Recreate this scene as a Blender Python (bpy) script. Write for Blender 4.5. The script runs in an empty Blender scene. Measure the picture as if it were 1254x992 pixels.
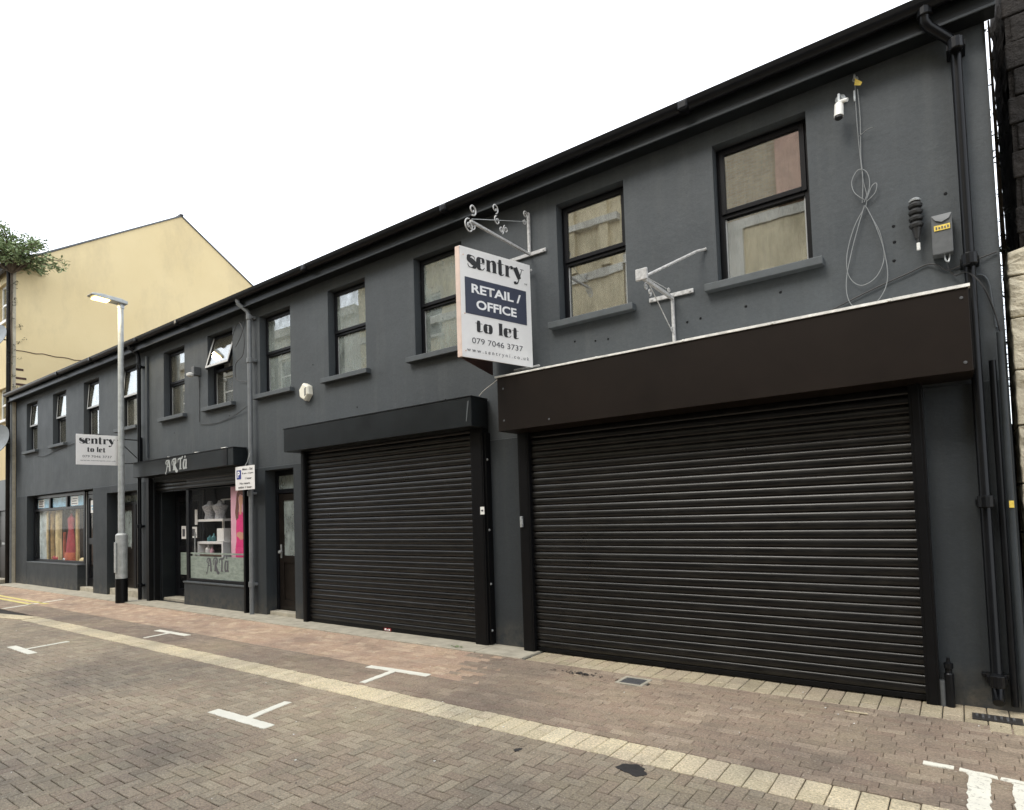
import bpy, bmesh, math, random
from mathutils import Vector, Matrix
rnd = random.Random(7)
scene = bpy.context.scene
COL = scene.collection
R = math.radians

# ---------------------------------------------------------------- camera
def cam_axes(yaw, pitch, roll):
    cy, sy, cp, sp = math.cos(yaw), math.sin(yaw), math.cos(pitch), math.sin(pitch)
    f = Vector((sy*cp, cy*cp, sp)); r = Vector((cy, -sy, 0)); u = r.cross(f)
    cr, sr = math.cos(roll), math.sin(roll)
    return r*cr+u*sr, u*cr-r*sr, f
CR, CU, CF = cam_axes(-0.630882112, 0.0444372683, -0.0314896314)
FPX, PPX, PPY, CH = 753.18, 626.29, 593.85, 1.55
cd = bpy.data.cameras.new('camera'); cam = bpy.data.objects.new('camera', cd); COL.objects.link(cam)
m = Matrix((CR, CU, -CF)).transposed().to_4x4(); m.translation = (0, 0, CH); cam.matrix_world = m
cd.sensor_fit = 'HORIZONTAL'; cd.sensor_width = 36; cd.lens = 36*FPX/1254
cd.shift_x = (627-PPX)/1254; cd.shift_y = (PPY-496)/1254
cd.clip_start = .05; cd.clip_end = 2000
scene.camera = cam
def proj(p):
    v = Vector(p)-Vector((0, 0, CH)); z = v.dot(CF)
    return (PPX+FPX*v.dot(CR)/z, PPY-FPX*v.dot(CU)/z, z) if z > .05 else (-9999, -9999, z)

# ---------------------------------------------------------------- sky, sun, exposure
world = bpy.data.worlds.new('World'); scene.world = world; world.use_nodes = True
nt = world.node_tree; nt.nodes.clear()
SUN_EL, SUN_AZ = R(52), R(200)          # azimuth clockwise from +Y
sky = nt.nodes.new('ShaderNodeTexSky'); sky.sky_type = 'NISHITA'; sky.sun_disc = False
sky.sun_elevation = SUN_EL; sky.sun_rotation = SUN_AZ
b1 = nt.nodes.new('ShaderNodeBackground'); b1.inputs[1].default_value = 0.05
nt.links.new(sky.outputs[0], b1.inputs[0])
b2 = nt.nodes.new('ShaderNodeBackground'); b2.inputs[0].default_value = (.985, .995, 1, 1); b2.inputs[1].default_value = 0.80
ad = nt.nodes.new('ShaderNodeAddShader'); out = nt.nodes.new('ShaderNodeOutputWorld')
nt.links.new(b1.outputs[0], ad.inputs[0]); nt.links.new(b2.outputs[0], ad.inputs[1]); nt.links.new(ad.outputs[0], out.inputs[0])
sl = bpy.data.lights.new('sun', 'SUN'); sl.energy = 1.0; sl.angle = R(25); sl.color = (1, .95, .86)
sun = bpy.data.objects.new('sun', sl); COL.objects.link(sun)
sd = Vector((math.sin(SUN_AZ)*math.cos(SUN_EL), math.cos(SUN_AZ)*math.cos(SUN_EL), math.sin(SUN_EL)))
sun.rotation_euler = sd.to_track_quat('Z', 'Y').to_euler(); sun.location = (0, -5, 20)
vs = scene.view_settings; vs.view_transform = 'Standard'; vs.look = 'None'; vs.exposure = 1.22; vs.gamma = 1

# ---------------------------------------------------------------- materials
def srgb(r, g, b):
    f = lambda c: (c/255/12.92) if c/255 <= .04045 else ((c/255+.055)/1.055)**2.4
    return (f(r), f(g), f(b), 1)
class NT:
    def __init__(s, name):
        s.m = bpy.data.materials.new(name); s.m.use_nodes = True; s.t = s.m.node_tree
        s.b = s.t.nodes['Principled BSDF']; s.o = s.t.nodes['Material Output']; s._pos = None
    def n(s, t, **k):
        x = s.t.nodes.new('ShaderNode'+t)
        for a, v in k.items():
            if a.startswith('i_'):
                key = a[2:]; x.inputs[int(key) if key.isdigit() else key.replace('_', ' ')].default_value = v
            else: setattr(x, a, v)
        return x
    def l(s, a, b): s.t.links.new(a, b)
    def pos(s, sc=(1, 1, 1)):
        if s._pos is None: s._pos = s.n('NewGeometry').outputs['Position']
        mp = s.n('Mapping'); mp.inputs['Scale'].default_value = sc; s.l(s._pos, mp.inputs[0]); return mp.outputs[0]
    def noise(s, scale, detail=4, rough=.6, sc=(1, 1, 1)):
        x = s.n('TexNoise'); x.inputs['Scale'].default_value = scale; x.inputs['Detail'].default_value = detail; x.inputs['Roughness'].default_value = rough
        s.l(s.pos(sc), x.inputs['Vector']); return x.outputs['Fac']
    def ramp(s, fac, stops):
        x = s.n('ValToRGB'); e = x.color_ramp.elements
        while len(e) < len(stops): e.new(.5)
        for q, (p, c) in zip(e, stops): q.position = p; q.color = c if len(c) == 4 else (*c, 1)
        s.l(fac, x.inputs[0]); return x.outputs[0]
    def mix(s, fac, a, b, mode='MIX'):
        x = s.n('MixRGB', blend_type=mode)
        for i, v in ((0, fac), (1, a), (2, b)):
            if hasattr(v, 'links') or hasattr(v, 'is_output'): s.l(v, x.inputs[i])
            else: x.inputs[i].default_value = v
        return x.outputs[0]
    def math(s, op, a, b=0.):
        x = s.n('Math', operation=op)
        for i, v in ((0, a), (1, b)):
            if hasattr(v, 'is_output'): s.l(v, x.inputs[i])
            else: x.inputs[i].default_value = v
        return x.outputs[0]
    def bump(s, h, strength=.3, dist=.01):
        x = s.n('Bump'); x.inputs['Strength'].default_value = strength; x.inputs['Distance'].default_value = dist
        s.l(h, x.inputs['Height']); s.l(x.outputs[0], s.b.inputs['Normal'])
    def base(s, c):
        if hasattr(c, 'is_output'): s.l(c, s.b.inputs['Base Color'])
        else: s.b.inputs['Base Color'].default_value = c
    def rough(s, v):
        if hasattr(v, 'is_output'): s.l(v, s.b.inputs['Roughness'])
        else: s.b.inputs['Roughness'].default_value = v
G = lambda v: (v, v, v, 1)
def simple(name, c, rough=.6, metal=0, var=.12, nscale=8, bump=0, bscale=60, bd=.004, spec=.5):
    if max(c[:3]) < .02: spec = .2
    t = NT(name); n = t.noise(nscale, 5)
    lo = tuple(max(0, x*(1-var)) for x in c[:3]); hi = tuple(min(1, x*(1+var)) for x in c[:3])
    t.base(t.ramp(n, [(.3, lo), (.7, hi)])); t.rough(rough); t.b.inputs['Metallic'].default_value = metal
    t.b.inputs['Specular IOR Level'].default_value = .18 if name == 'fascia_brown' else spec
    if bump: t.bump(t.noise(bscale, 6), bump, bd)
    return t.m
M = {}
def mk_wall(name, c, stain, rough=.62, bump=.35, dirt=False):
    t = NT(name)
    base = t.ramp(t.noise(.9, 5, .6), [(.3, tuple(x*.86 for x in c[:3])), (.7, tuple(x*1.1 for x in c[:3]))])
    streak = t.ramp(t.noise(2.2, 5, .65, (3.2, 3.2, .28)), [(.5, G(0)), (.75, G(1))])
    col = t.mix(t.math('MULTIPLY', streak, .42), base, stain)
    fine = t.ramp(t.noise(45, 3, .7), [(.25, G(.88)), (.75, G(1.08))])
    if dirt:      # splashed street dirt along the foot of the wall
        sep = t.n('SeparateXYZ'); t.l(t.pos(), sep.inputs[0])
        lo_ = t.n('MapRange'); lo_.inputs[1].default_value = .34; lo_.inputs[2].default_value = .0; t.l(sep.outputs[2], lo_.inputs[0])
        col = t.mix(t.math('MULTIPLY', lo_.outputs[0], t.ramp(t.noise(7, 6, .7), [(.38, G(0)), (.68, G(.75))])), col, (.13, .115, .09, 1))
    t.base(t.mix(1., col, fine, 'MULTIPLY')); t.b.inputs['Specular IOR Level'].default_value = .3
    t.rough(t.math('ADD', t.math('MULTIPLY', t.noise(3, 4), .25), rough-.12))
    t.bump(t.math('ADD', t.noise(28, 6, .65), t.math('MULTIPLY', t.noise(2.3, 3), 3.)), bump, .008)
    return t.m
M['grey_render'] = mk_wall('grey_render', (.066, .0745, .080), (.096, .104, .104, 1))
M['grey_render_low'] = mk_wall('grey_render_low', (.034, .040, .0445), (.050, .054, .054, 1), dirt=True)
M['grey_sill'] = simple('grey_sill', (.070, .080, .085), .6, var=.15, bump=.2)
def mk_yellow():
    t = NT('yellow_render'); c = (.80, .62, .35)
    base = t.ramp(t.noise(.35, 5, .6), [(.3, (.66, .53, .29)), (.7, (.73, .60, .35))])
    st = t.ramp(t.noise(.55, 7, .68, (1, 1, .45)), [(.50, G(0)), (.70, G(1))])
    col = t.mix(t.math('MULTIPLY', st, .5), base, (.44, .36, .22, 1))
    t.base(col); t.rough(.85); t.bump(t.noise(20, 6), .25, .01)
    return t.m
M['yellow_render'] = mk_yellow()
M['frame_black'] = simple('frame_black', (.007, .0075, .0095), .35, var=.2)
M['gutter_black'] = simple('gutter_black', (.008, .0085, .010), .3, var=.25, bump=.08, bscale=9, bd=.01)
M['pipe_black'] = simple('pipe_black', (.006, .0065, .0075), .3, var=.25)
M['pipe_grey'] = simple('pipe_grey', (.16, .17, .175), .42, var=.15, bump=.1)
M['fascia_black'] = simple('fascia_black', (.013, .0155, .017), .36, var=.25, nscale=3, bump=.12, bscale=5, bd=.01)
M['fascia_brown'] = simple('fascia_brown', (.0125, .0088, .0068), .45, var=.2, nscale=2, bump=.06, bscale=4, bd=.01)
M['flashing'] = simple('flashing', (.75, .74, .69), .5, var=.25, nscale=14)
M['guide_black'] = simple('guide_black', (.0035, .0035, .004), .45, var=.2)
def mk_slat():
    t = NT('slat_black'); t.base(t.ramp(t.noise(5, 5, .6, (1, 1, 3)), [(.45, (.003, .003, .0032)), (.75, (.013, .012, .0105))]))
    t.b.inputs['Coat Weight'].default_value = .0; t.b.inputs['Specular IOR Level'].default_value = .5
    t.rough(t.ramp(t.noise(1.5, 4, .6, (1, 1, 1)), [(.3, G(.27)), (.7, G(.36))])); t.bump(t.noise(1.2, 3, .6, (1, 1, 1)), .1, .004); return t.m
M['slat_black'] = mk_slat()
M['galv'] = simple('galvanised_steel', (.42, .44, .44), .5, .5, var=.2, nscale=20)
M['lamp_grey'] = simple('lamp_grey_paint', (.42, .44, .43), .5, .2, var=.2, nscale=9)
M['white_iron'] = simple('white_painted_iron', (.46, .46, .45), .5, 0, var=.3, nscale=30)
M['white_plastic'] = simple('white_plastic', (.78, .78, .74), .4, var=.05)
M['cream_plastic'] = simple('cream_plastic', (.80, .77, .64), .4, var=.06)
M['sign_white'] = simple('sign_white', (.80, .79, .77), .45, var=.03)
M['sign_edge'] = simple('sign_edge', (.70, .55, .47), .6, var=.1)
M['ink'] = simple('ink_black', (.02, .02, .022), .5, var=.05)
M['ink_grey'] = simple('ink_grey', (.09, .09, .1), .5, var=.05)
M['navy'] = simple('sign_navy', (.036, .043, .072), .5, var=.08)
M['blue'] = simple('sign_blue', (.02, .035, .22), .4, var=.05)
M['rust_brown'] = simple('brown_ply', (.06, .028, .022), .6, var=.3)
M['white_ink'] = simple('white_ink', (.82, .82, .82), .5, var=.02)
M['yellow_label'] = simple('yellow_label', (.75, .56, .10), .5, var=.15, nscale=60)
M['red_label'] = simple('red_label', (.30, .03, .03), .5, var=.1)
M['box_grey'] = simple('box_grey', (.085, .09, .092), .5, var=.2, nscale=20, bump=.15)
M['dish_grey'] = simple('dish_grey', (.20, .215, .22), .45, .2, var=.12)
M['dark_room'] = simple('dark_room', (.03, .028, .03), .8, var=.1)
M['rubber'] = simple('cable_black', (.02, .02, .02), .5, var=.1)
M['cable_grey'] = simple('cable_grey', (.22, .23, .23), .5, var=.15)
M['roof'] = simple('roof_slate', (.06, .06, .065), .6, var=.3, nscale=6, bump=.4, bscale=8)
M['concrete'] = simple('concrete', (.40, .365, .285), .85, var=.22, nscale=6, bump=.4)
M['stone_rough'] = simple('cream_stone', (.62, .56, .42), .9, var=.22, nscale=9, bump=.9, bscale=28, bd=.02)
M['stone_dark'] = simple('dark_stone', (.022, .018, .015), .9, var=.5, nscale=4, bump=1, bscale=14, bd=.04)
M['brick_red'] = simple('old_red_brick', (.07, .034, .026), .9, var=.3, nscale=9, bump=.6)
M['iron_cover'] = simple('iron_cover', (.10, .10, .10), .6, .2, var=.2, nscale=40)
M['pink'] = simple('pink_print', (.72, .03, .20), .5, var=.12)
M['pink_pale'] = simple('pale_pink_print', (.75, .42, .52), .5, var=.06)
M['skin'] = simple('skin_print', (.62, .33, .22), .5, var=.06)
M['hair'] = simple('auburn_print', (.16, .055, .035), .5, var=.3, nscale=30)
M['shelf_white'] = simple('shelf_white', (.75, .74, .72), .4, var=.04)
M['silver_cloth'] = simple('silver_cloth', (.35, .35, .36), .5, var=.5, nscale=40)
M['turq'] = simple('turquoise', (.05, .16, .17), .5, var=.2)
M['poster_blue'] = simple('poster_blue', (.18, .42, .60), .5, var=.4, nscale=6)
def cloth(n, c): M[n] = simple(n, c, .8, var=.35, nscale=5, bump=.3, bscale=20)
cloth('cloth_pale', (.50, .56, .56)); cloth('cloth_gold', (.42, .29, .12)); cloth('cloth_cream', (.55, .45, .25)); cloth('cloth_red', (.27, .018, .028)); cloth('cloth_orange', (.38, .085, .035)); cloth('cloth_brown', (.10, .06, .04))
M['door_dark'] = simple('door_dark', (.012, .0095, .008), .35, var=.3)
M['door_grey'] = simple('door_grey', (.35, .36, .36), .5, var=.1)
def mk_glass(name, refl, tint=(1, 1, 1, 1), rough=.0, smear=None, fk=.6):
    t = NT(name); t.t.nodes.remove(t.b)
    tr = t.n('BsdfTransparent'); tr.inputs[0].default_value = tint
    gl = t.n('BsdfGlossy'); gl.inputs['Roughness'].default_value = rough; gl.inputs[0].default_value = (.95, .97, .95, 1)
    bu = t.n('Bump'); bu.inputs['Strength'].default_value = .02; bu.inputs['Distance'].default_value = .03; t.l(t.noise(1.6, 2), bu.inputs['Height']); t.l(bu.outputs[0], gl.inputs['Normal'])
    lw = t.n('Fresnel'); lw.inputs[0].default_value = 1.5
    f = t.math('ADD', t.math('MULTIPLY', lw.outputs[0], fk), refl); mx = t.n('MixShader'); t.l(f, mx.inputs[0]); t.l(tr.outputs[0], mx.inputs[1]); t.l(gl.outputs[0], mx.inputs[2])
    last = mx
    if smear:
        df = t.n('BsdfDiffuse'); df.inputs[0].default_value = smear[1]
        m2 = t.n('MixShader'); fac = t.ramp(t.noise(6, 6, .7, (1, 1, .6)), [(.3, G(smear[0]*.35)), (.7, G(min(1, smear[0]*1.6)))])
        t.l(fac, m2.inputs[0]); t.l(mx.outputs[0], m2.inputs[1]); t.l(df.outputs[0], m2.inputs[2]); last = m2
    t.l(last.outputs[0], t.o.inputs[0]); return t.m
M['glass'] = mk_glass('window_glass', .27, smear=(.13, (.26, .25, .20, 1)))
M['glass_pale'] = mk_glass('dusty_window_glass', .20, smear=(.40, (.34, .385, .36, 1)))
M['glass_shop'] = mk_glass('shop_glass', .004, smear=(.012, (.3, .3, .3, 1)), fk=.05)
M['glass_frost'] = mk_glass('frosted_glass', .12, smear=(.75, (.28, .32, .31, 1)))
def mk_frostband():
    t = NT('frosted_film'); t.base(t.ramp(t.noise(6, 5, .7, (1, 1, 3)), [(.3, (.16, .20, .17)), (.7, (.36, .42, .37))])); t.rough(.35); return t.m
M['film'] = mk_frostband()
def mk_curtain(name, a, b, sc=22):
    t = NT(name); w = t.n('TexWave'); w.inputs['Scale'].default_value = 5; w.inputs['Distortion'].default_value = 3; t.l(t.pos((1, 1, .1)), w.inputs[0])
    t.base(t.ramp(w.outputs['Fac'], [(.1, a), (.9, b)])); t.rough(.9); return t.m
M['curtain'] = mk_curtain('net_curtain', (.14, .135, .12), (.24, .23, .21))
M['curtain_dark'] = mk_curtain('dark_blind', (.045, .045, .038), (.08, .078, .062))
M['curtain_green'] = mk_curtain('green_grey_blind', (.14, .17, .15), (.22, .25, .22))
M['curtain_white'] = mk_curtain('white_curtain', (.42, .42, .40), (.62, .62, .60))
def emis(name, c, s):
    t = NT(name); t.base((0, 0, 0, 1)); t.b.inputs['Emission Color'].default_value = c; t.b.inputs['Emission Strength'].default_value = s; return t.m
M['lamp_glow'] = emis('lamp_glow', (1, .70, .26, 1), 3.2)

def mk_brick(name, cols, dirt, moss=.15, zone=None):
    t = NT(name)
    a1 = t.n('Attribute', attribute_name='tone', attribute_type='GEOMETRY').outputs['Fac']
    a2 = t.n('Attribute', attribute_name='tone', attribute_type='OBJECT').outputs['Fac']
    tone = t.math('ADD', a1, a2)
    c = t.ramp(tone, [(i/(len(cols)-1), x) for i, x in enumerate(cols)])
    if zone:      # another batch of bricks laid in part of the strip
        sep = t.n('SeparateXYZ'); t.l(t.pos(), sep.inputs[0])
        c2 = t.ramp(tone, [(i/(len(zone[0])-1), x) for i, x in enumerate(zone[0])])
        fx = t.math('LESS_THAN', t.math('ADD', t.math('ADD', sep.outputs[0], t.math('MULTIPLY', tone, .7)), t.math('MULTIPLY', sep.outputs[1], .6)), zone[1]+.35)
        fy = t.math('GREATER_THAN', sep.outputs[1], zone[2])
        c = t.mix(t.math('MULTIPLY', fx, fy), c, c2)
    big = t.ramp(t.noise(.55, 6, .62), [(.33, G(.64)), (.68, (1.46, 1.40, 1.26, 1))])
    c = t.mix(1., c, big, 'MULTIPLY')
    fine = t.ramp(t.noise(70, 4, .85), [(.30, G(.42)), (.70, G(1.6))])
    c = t.mix(1., c, fine, 'MULTIPLY')
    ms = t.ramp(t.noise(1.1, 6, .7), [(.5, G(0)), (.7, G(moss))])
    c = t.mix(ms, c, (.115, .125, .06, 1))
    d = t.ramp(t.noise(3.5, 7, .72), [(.54, G(0)), (.72, G(.6))])
    c = t.mix(d, c, dirt)
    sp = t.ramp(t.noise(60, 1, .5), [(.71, G(0)), (.74, G(.6))])
    c = t.mix(sp, c, (.55, .52, .44, 1))
    t.base(c); t.rough(t.ramp(t.noise(2, 4), [(.3, G(.68)), (.7, G(.9))])); t.b.inputs['Specular IOR Level'].default_value = .35
    t.bump(t.noise(95, 5, .8), .55, .004)
    return t.m
M['paver'] = mk_brick('paver', [(.232, .195, .150), (.272, .230, .178), (.248, .198, .156), (.312, .268, .208), (.240, .208, .162)], (.15, .125, .098, 1), .22)
M['bay_brick'] = mk_brick('bay_brick', [(.225, .182, .142), (.272, .220, .172), (.240, .184, .146), (.315, .258, .204)], (.14, .11, .085, 1), .25,
                          zone=([(.38, .275, .205), (.45, .34, .26), (.39, .275, .21), (.52, .41, .31)], -1.15, 4.36))
M['sett'] = mk_brick('sett', [(.49, .43, .31), (.55, .485, .355), (.52, .45, .335), (.61, .545, .405)], (.26, .215, .15, 1), .1)
M['edge_sett'] = mk_brick('edge_sett', [(.34, .295, .21), (.40, .35, .255), (.37, .31, .235), (.45, .40, .295)], (.26, .21, .15, 1), .12)
M['joint'] = simple('joint_sand', (.028, .024, .018), .95, var=.4, nscale=20, bump=.4)
def mk_far_paving():
    t = NT('far_paving'); b = t.n('TexBrick'); b.inputs['Scale'].default_value = 1; b.inputs['Brick Width'].default_value = .2; b.inputs['Row Height'].default_value = .1; b.inputs['Mortar Size'].default_value = .006
    b.inputs[1].default_value = (.17, .14, .11, 1); b.inputs[2].default_value = (.22, .18, .14, 1); b.inputs[3].default_value = (.06, .05, .04, 1)
    t.l(t.pos(), b.inputs[0]); t.base(t.mix(1., b.outputs[0], t.ramp(t.noise(.7, 6), [(.3, G(.75)), (.7, G(1.2))]), 'MULTIPLY')); t.rough(.85); return t.m
M['far_paving'] = mk_far_paving()
def mk_paint(name, c, wear=.62):
    t = NT(name); w = t.ramp(t.noise(38, 6, .75), [(wear, G(0)), (wear+.1, G(.75))])
    c2 = t.ramp(t.noise(6, 5), [(.3, tuple(x*.88 for x in c)), (.7, c)])
    t.base(t.mix(w, c2, (.22, .19, .15, 1))); t.rough(.75); t.bump(t.noise(90, 4), .4, .003); return t.m
M['white_line'] = mk_paint('white_line', (.80, .775, .66)); M['yellow_line'] = mk_paint('yellow_line', (.72, .62, .22), .58)
M['white_line_worn'] = mk_paint('white_line_worn', (.80, .775, .66), .55)
M['tar'] = simple('tar_patch', (.03, .027, .025), .6, var=.3, nscale=30, bump=.5)
def mk_leaf(name, a, b):
    t = NT(name); oi = t.n('Attribute', attribute_name='tone', attribute_type='GEOMETRY').outputs['Fac']
    t.base(t.ramp(oi, [(0, a), (1, b)])); t.rough(.6); t.b.inputs['Subsurface Weight'].default_value = 0
    return t.m
M['leaf'] = mk_leaf('leaf_green', (.09, .14, .05), (.32, .40, .20)); M['leaf_dark'] = mk_leaf('leaf_dark', (.012, .014, .008), (.05, .06, .025))
M['stem'] = simple('plant_stem', (.10, .075, .05), .8, var=.3)
def mk_opp(name, a, b, brick=False):
    t = NT(name); c = t.ramp(t.noise(1.1, 7, .7, (1, 1, .5)), [(.3, tuple(x*.55 for x in a)), (.6, b)])
    if brick:
        bt = t.n('TexBrick'); bt.inputs['Scale'].default_value = 1; bt.inputs['Brick Width'].default_value = .22; bt.inputs['Row Height'].default_value = .075; bt.inputs['Mortar Size'].default_value = .012
        bt.inputs[1].default_value = (*a, 1); bt.inputs[2].default_value = (*b, 1); bt.inputs[3].default_value = (.4, .37, .3, 1)
        mp = t.n('Mapping'); mp.inputs['Rotation'].default_value = (R(90), 0, 0); t.l(t.pos(), mp.inputs[0]); t.l(mp.outputs[0], bt.inputs[0]); c = bt.outputs[0]
    t.base(c); t.rough(.9); return t.m
M['opp_sand'] = mk_opp('sand_render', (.56, .47, .30), (.66, .57, .39)); M['opp_brick'] = mk_opp('buff_brick', (.36, .28, .19), (.48, .39, .27), True)
M['opp_pale'] = mk_opp('pale_render', (.55, .53, .47), (.62, .60, .54)); M['opp_dark'] = simple('dark_glass', (.05, .055, .06), .2)
M['opp_red'] = simple('pinkish_panel', (.50, .33, .26), .8, var=.15, nscale=3)

# ---------------------------------------------------------------- mesh helpers
class MB:
    def __init__(s): s.v = []; s.f = []; s.tone = None
    def add(s, vs, fs):
        n = len(s.v); s.v += [tuple(v) for v in vs]; s.f += [tuple(i+n for i in f) for f in fs]; return s
    def box(s, x0, x1, y0, y1, z0, z1):
        return s.add([(x0,y0,z0),(x1,y0,z0),(x1,y1,z0),(x0,y1,z0),(x0,y0,z1),(x1,y0,z1),(x1,y1,z1),(x0,y1,z1)],
                     [(0,3,2,1),(4,5,6,7),(0,1,5,4),(1,2,6,5),(2,3,7,6),(3,0,4,7)])
    def tube(s, pts, r, n=8, caps=True):
        pts = [Vector(p) for p in pts]; k = len(pts); rs = r if isinstance(r, (list, tuple)) else [r]*k
        t0 = (pts[1]-pts[0]).normalized(); up = Vector((0, 0, 1)) if abs(t0.z) < .9 else Vector((1, 0, 0))
        a = t0.cross(up).normalized(); vs = []
        for i, p in enumerate(pts):
            t = ((pts[min(i+1, k-1)]-pts[max(i-1, 0)])).normalized()
            a = (a - t*a.dot(t)).normalized(); b = t.cross(a)
            for j in range(n):
                an = 2*math.pi*j/n; vs.append(p+(a*math.cos(an)+b*math.sin(an))*rs[i])
        fs = [(i*n+j, i*n+(j+1) % n, (i+1)*n+(j+1) % n, (i+1)*n+j) for i in range(k-1) for j in range(n)]
        if caps: fs += [tuple(range(n-1, -1, -1)), tuple((k-1)*n+j for j in range(n))]
        return s.add(vs, fs)
    def lathe(s, c, prof, n=16, ax='z'):
        vs = []; c = Vector(c)
        for r, h in prof:
            for j in range(n):
                a = 2*math.pi*j/n; q = (r*math.cos(a), r*math.sin(a), h)
                vs.append(c+Vector(q if ax == 'z' else (q[0], q[2], q[1]) if ax == 'y' else (q[2], q[0], q[1])))
        k = len(prof); fs = [(i*n+j, i*n+(j+1) % n, (i+1)*n+(j+1) % n, (i+1)*n+j) for i in range(k-1) for j in range(n)]
        fs += [tuple(range(n-1, -1, -1)), tuple((k-1)*n+j for j in range(n))]
        return s.add(vs, fs)
    def extr(s, prof, x0, x1):      # profile in (y,z), extruded along x
        n = len(prof); vs = [(x0, y, z) for y, z in prof]+[(x1, y, z) for y, z in prof]
        fs = [(i, (i+1) % n, (i+1) % n+n, i+n) for i in range(n)]+[tuple(range(n-1, -1, -1)), tuple(range(n, 2*n))]
        return s.add(vs, fs)
    def poly(s, pts, thick, o, ex, ey):      # closed 2D polygon extruded along ex x ey
        o, ex, ey = Vector(o), Vector(ex), Vector(ey); nz = ex.cross(ey).normalized(); n = len(pts)
        vs = [o+ex*a+ey*b for a, b in pts]+[o+ex*a+ey*b+nz*thick for a, b in pts]
        return s.add(vs, [tuple(range(n-1, -1, -1)), tuple(range(n, 2*n))]+[(i, (i+1) % n, (i+1) % n+n, i+n) for i in range(n)])
    def build(s, name, mat, parent=None, bevel=0, smooth=False, sharp=35):
        me = bpy.data.meshes.new(name); me.from_pydata(s.v, [], s.f); me.validate(); 
        if s.tone is not None and len(s.tone) == len(me.polygons):
            a = me.attributes.new('tone', 'FLOAT', 'FACE'); a.data.foreach_set('value', s.tone)
        bm = bmesh.new(); bm.from_mesh(me); bmesh.ops.recalc_face_normals(bm, faces=bm.faces); bm.to_mesh(me); bm.free()
        if mat: me.materials.append(M[mat] if isinstance(mat, str) else mat)
        o = bpy.data.objects.new(name, me); COL.objects.link(o)
        if parent: o.parent = parent
        if bevel:
            b = o.modifiers.new('bevel', 'BEVEL'); b.width = bevel; b.segments = 2; b.limit_method = 'ANGLE'; b.angle_limit = R(40)
        if smooth:
            for p in me.polygons: p.use_smooth = True
            try: me.set_sharp_from_angle(angle=R(sharp))
            except Exception: pass
        return o
def tag(o, label, cat, group=None, kind=None):
    if label: o['label'] = label
    if cat: o['category'] = cat
    if group: o['group'] = group
    if kind: o['kind'] = kind
    return o
def empty(name, loc, label, cat, group=None):
    o = bpy.data.objects.new(name, None); o.location = loc; COL.objects.link(o); o.empty_display_size = .2
    return tag(o, label, cat, group)
class Off(MB):      # geometry given in world coordinates, stored relative to a thing's base
    pass
def part(mb, name, mat, root, **k):
    o = mb.build(name, mat, root, **k); o.matrix_parent_inverse = Matrix.Translation(-root.location) if root.parent is None else root.matrix_parent_inverse
    return o
def sub(mb, name, mat, par, **k):      # child of a part whose own origin sits at world zero
    return mb.build(name, mat, par, **k)
def struct(mb, name, mat, **k):
    o = mb.build(name, mat, **k); o['kind'] = 'structure'; return o
def inst(src, name, root, loc=(0, 0, 0), rot=None):
    o = src.copy(); o.name = name; COL.objects.link(o); o.parent = root
    if root is not None: o.matrix_parent_inverse = Matrix.Translation(-root.location)
    o.location = loc
    if rot: o.rotation_euler = rot
    return o
def text(s, w, h, mat, o, ex, ey, parent, name='lettering', bold=0, center=True, thick=.0012, fit=True):
    cu = bpy.data.curves.new('t', 'FONT'); cu.body = s; cu.size = 1; cu.offset = bold; cu.resolution_u = 4
    ob = bpy.data.objects.new('t', cu); COL.objects.link(ob); dg = bpy.context.evaluated_depsgraph_get(); dg.update()
    me = bpy.data.meshes.new_from_object(ob.evaluated_get(dg)); COL.objects.unlink(ob); bpy.data.objects.remove(ob)
    xs = [v.co.x for v in me.vertices]; ys = [v.co.y for v in me.vertices]
    x0, x1, y0, y1 = min(xs), max(xs), min(ys), max(ys); sx = w/(x1-x0); sy = h/(y1-y0) if h else sx
    ex, ey, o = Vector(ex), Vector(ey), Vector(o); nz = ex.cross(ey).normalized()
    for v in me.vertices:
        v.co = o+ex*((v.co.x-(x0+x1)/2 if center else v.co.x-x0)*sx)+ey*((v.co.y-y0)*sy)+nz*thick
    me.name = name; me.materials.clear(); me.materials.append(M[mat])
    ob = bpy.data.objects.new(name, me); COL.objects.link(ob)
    if parent is not None:
        ob.parent = parent
    return ob
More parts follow.
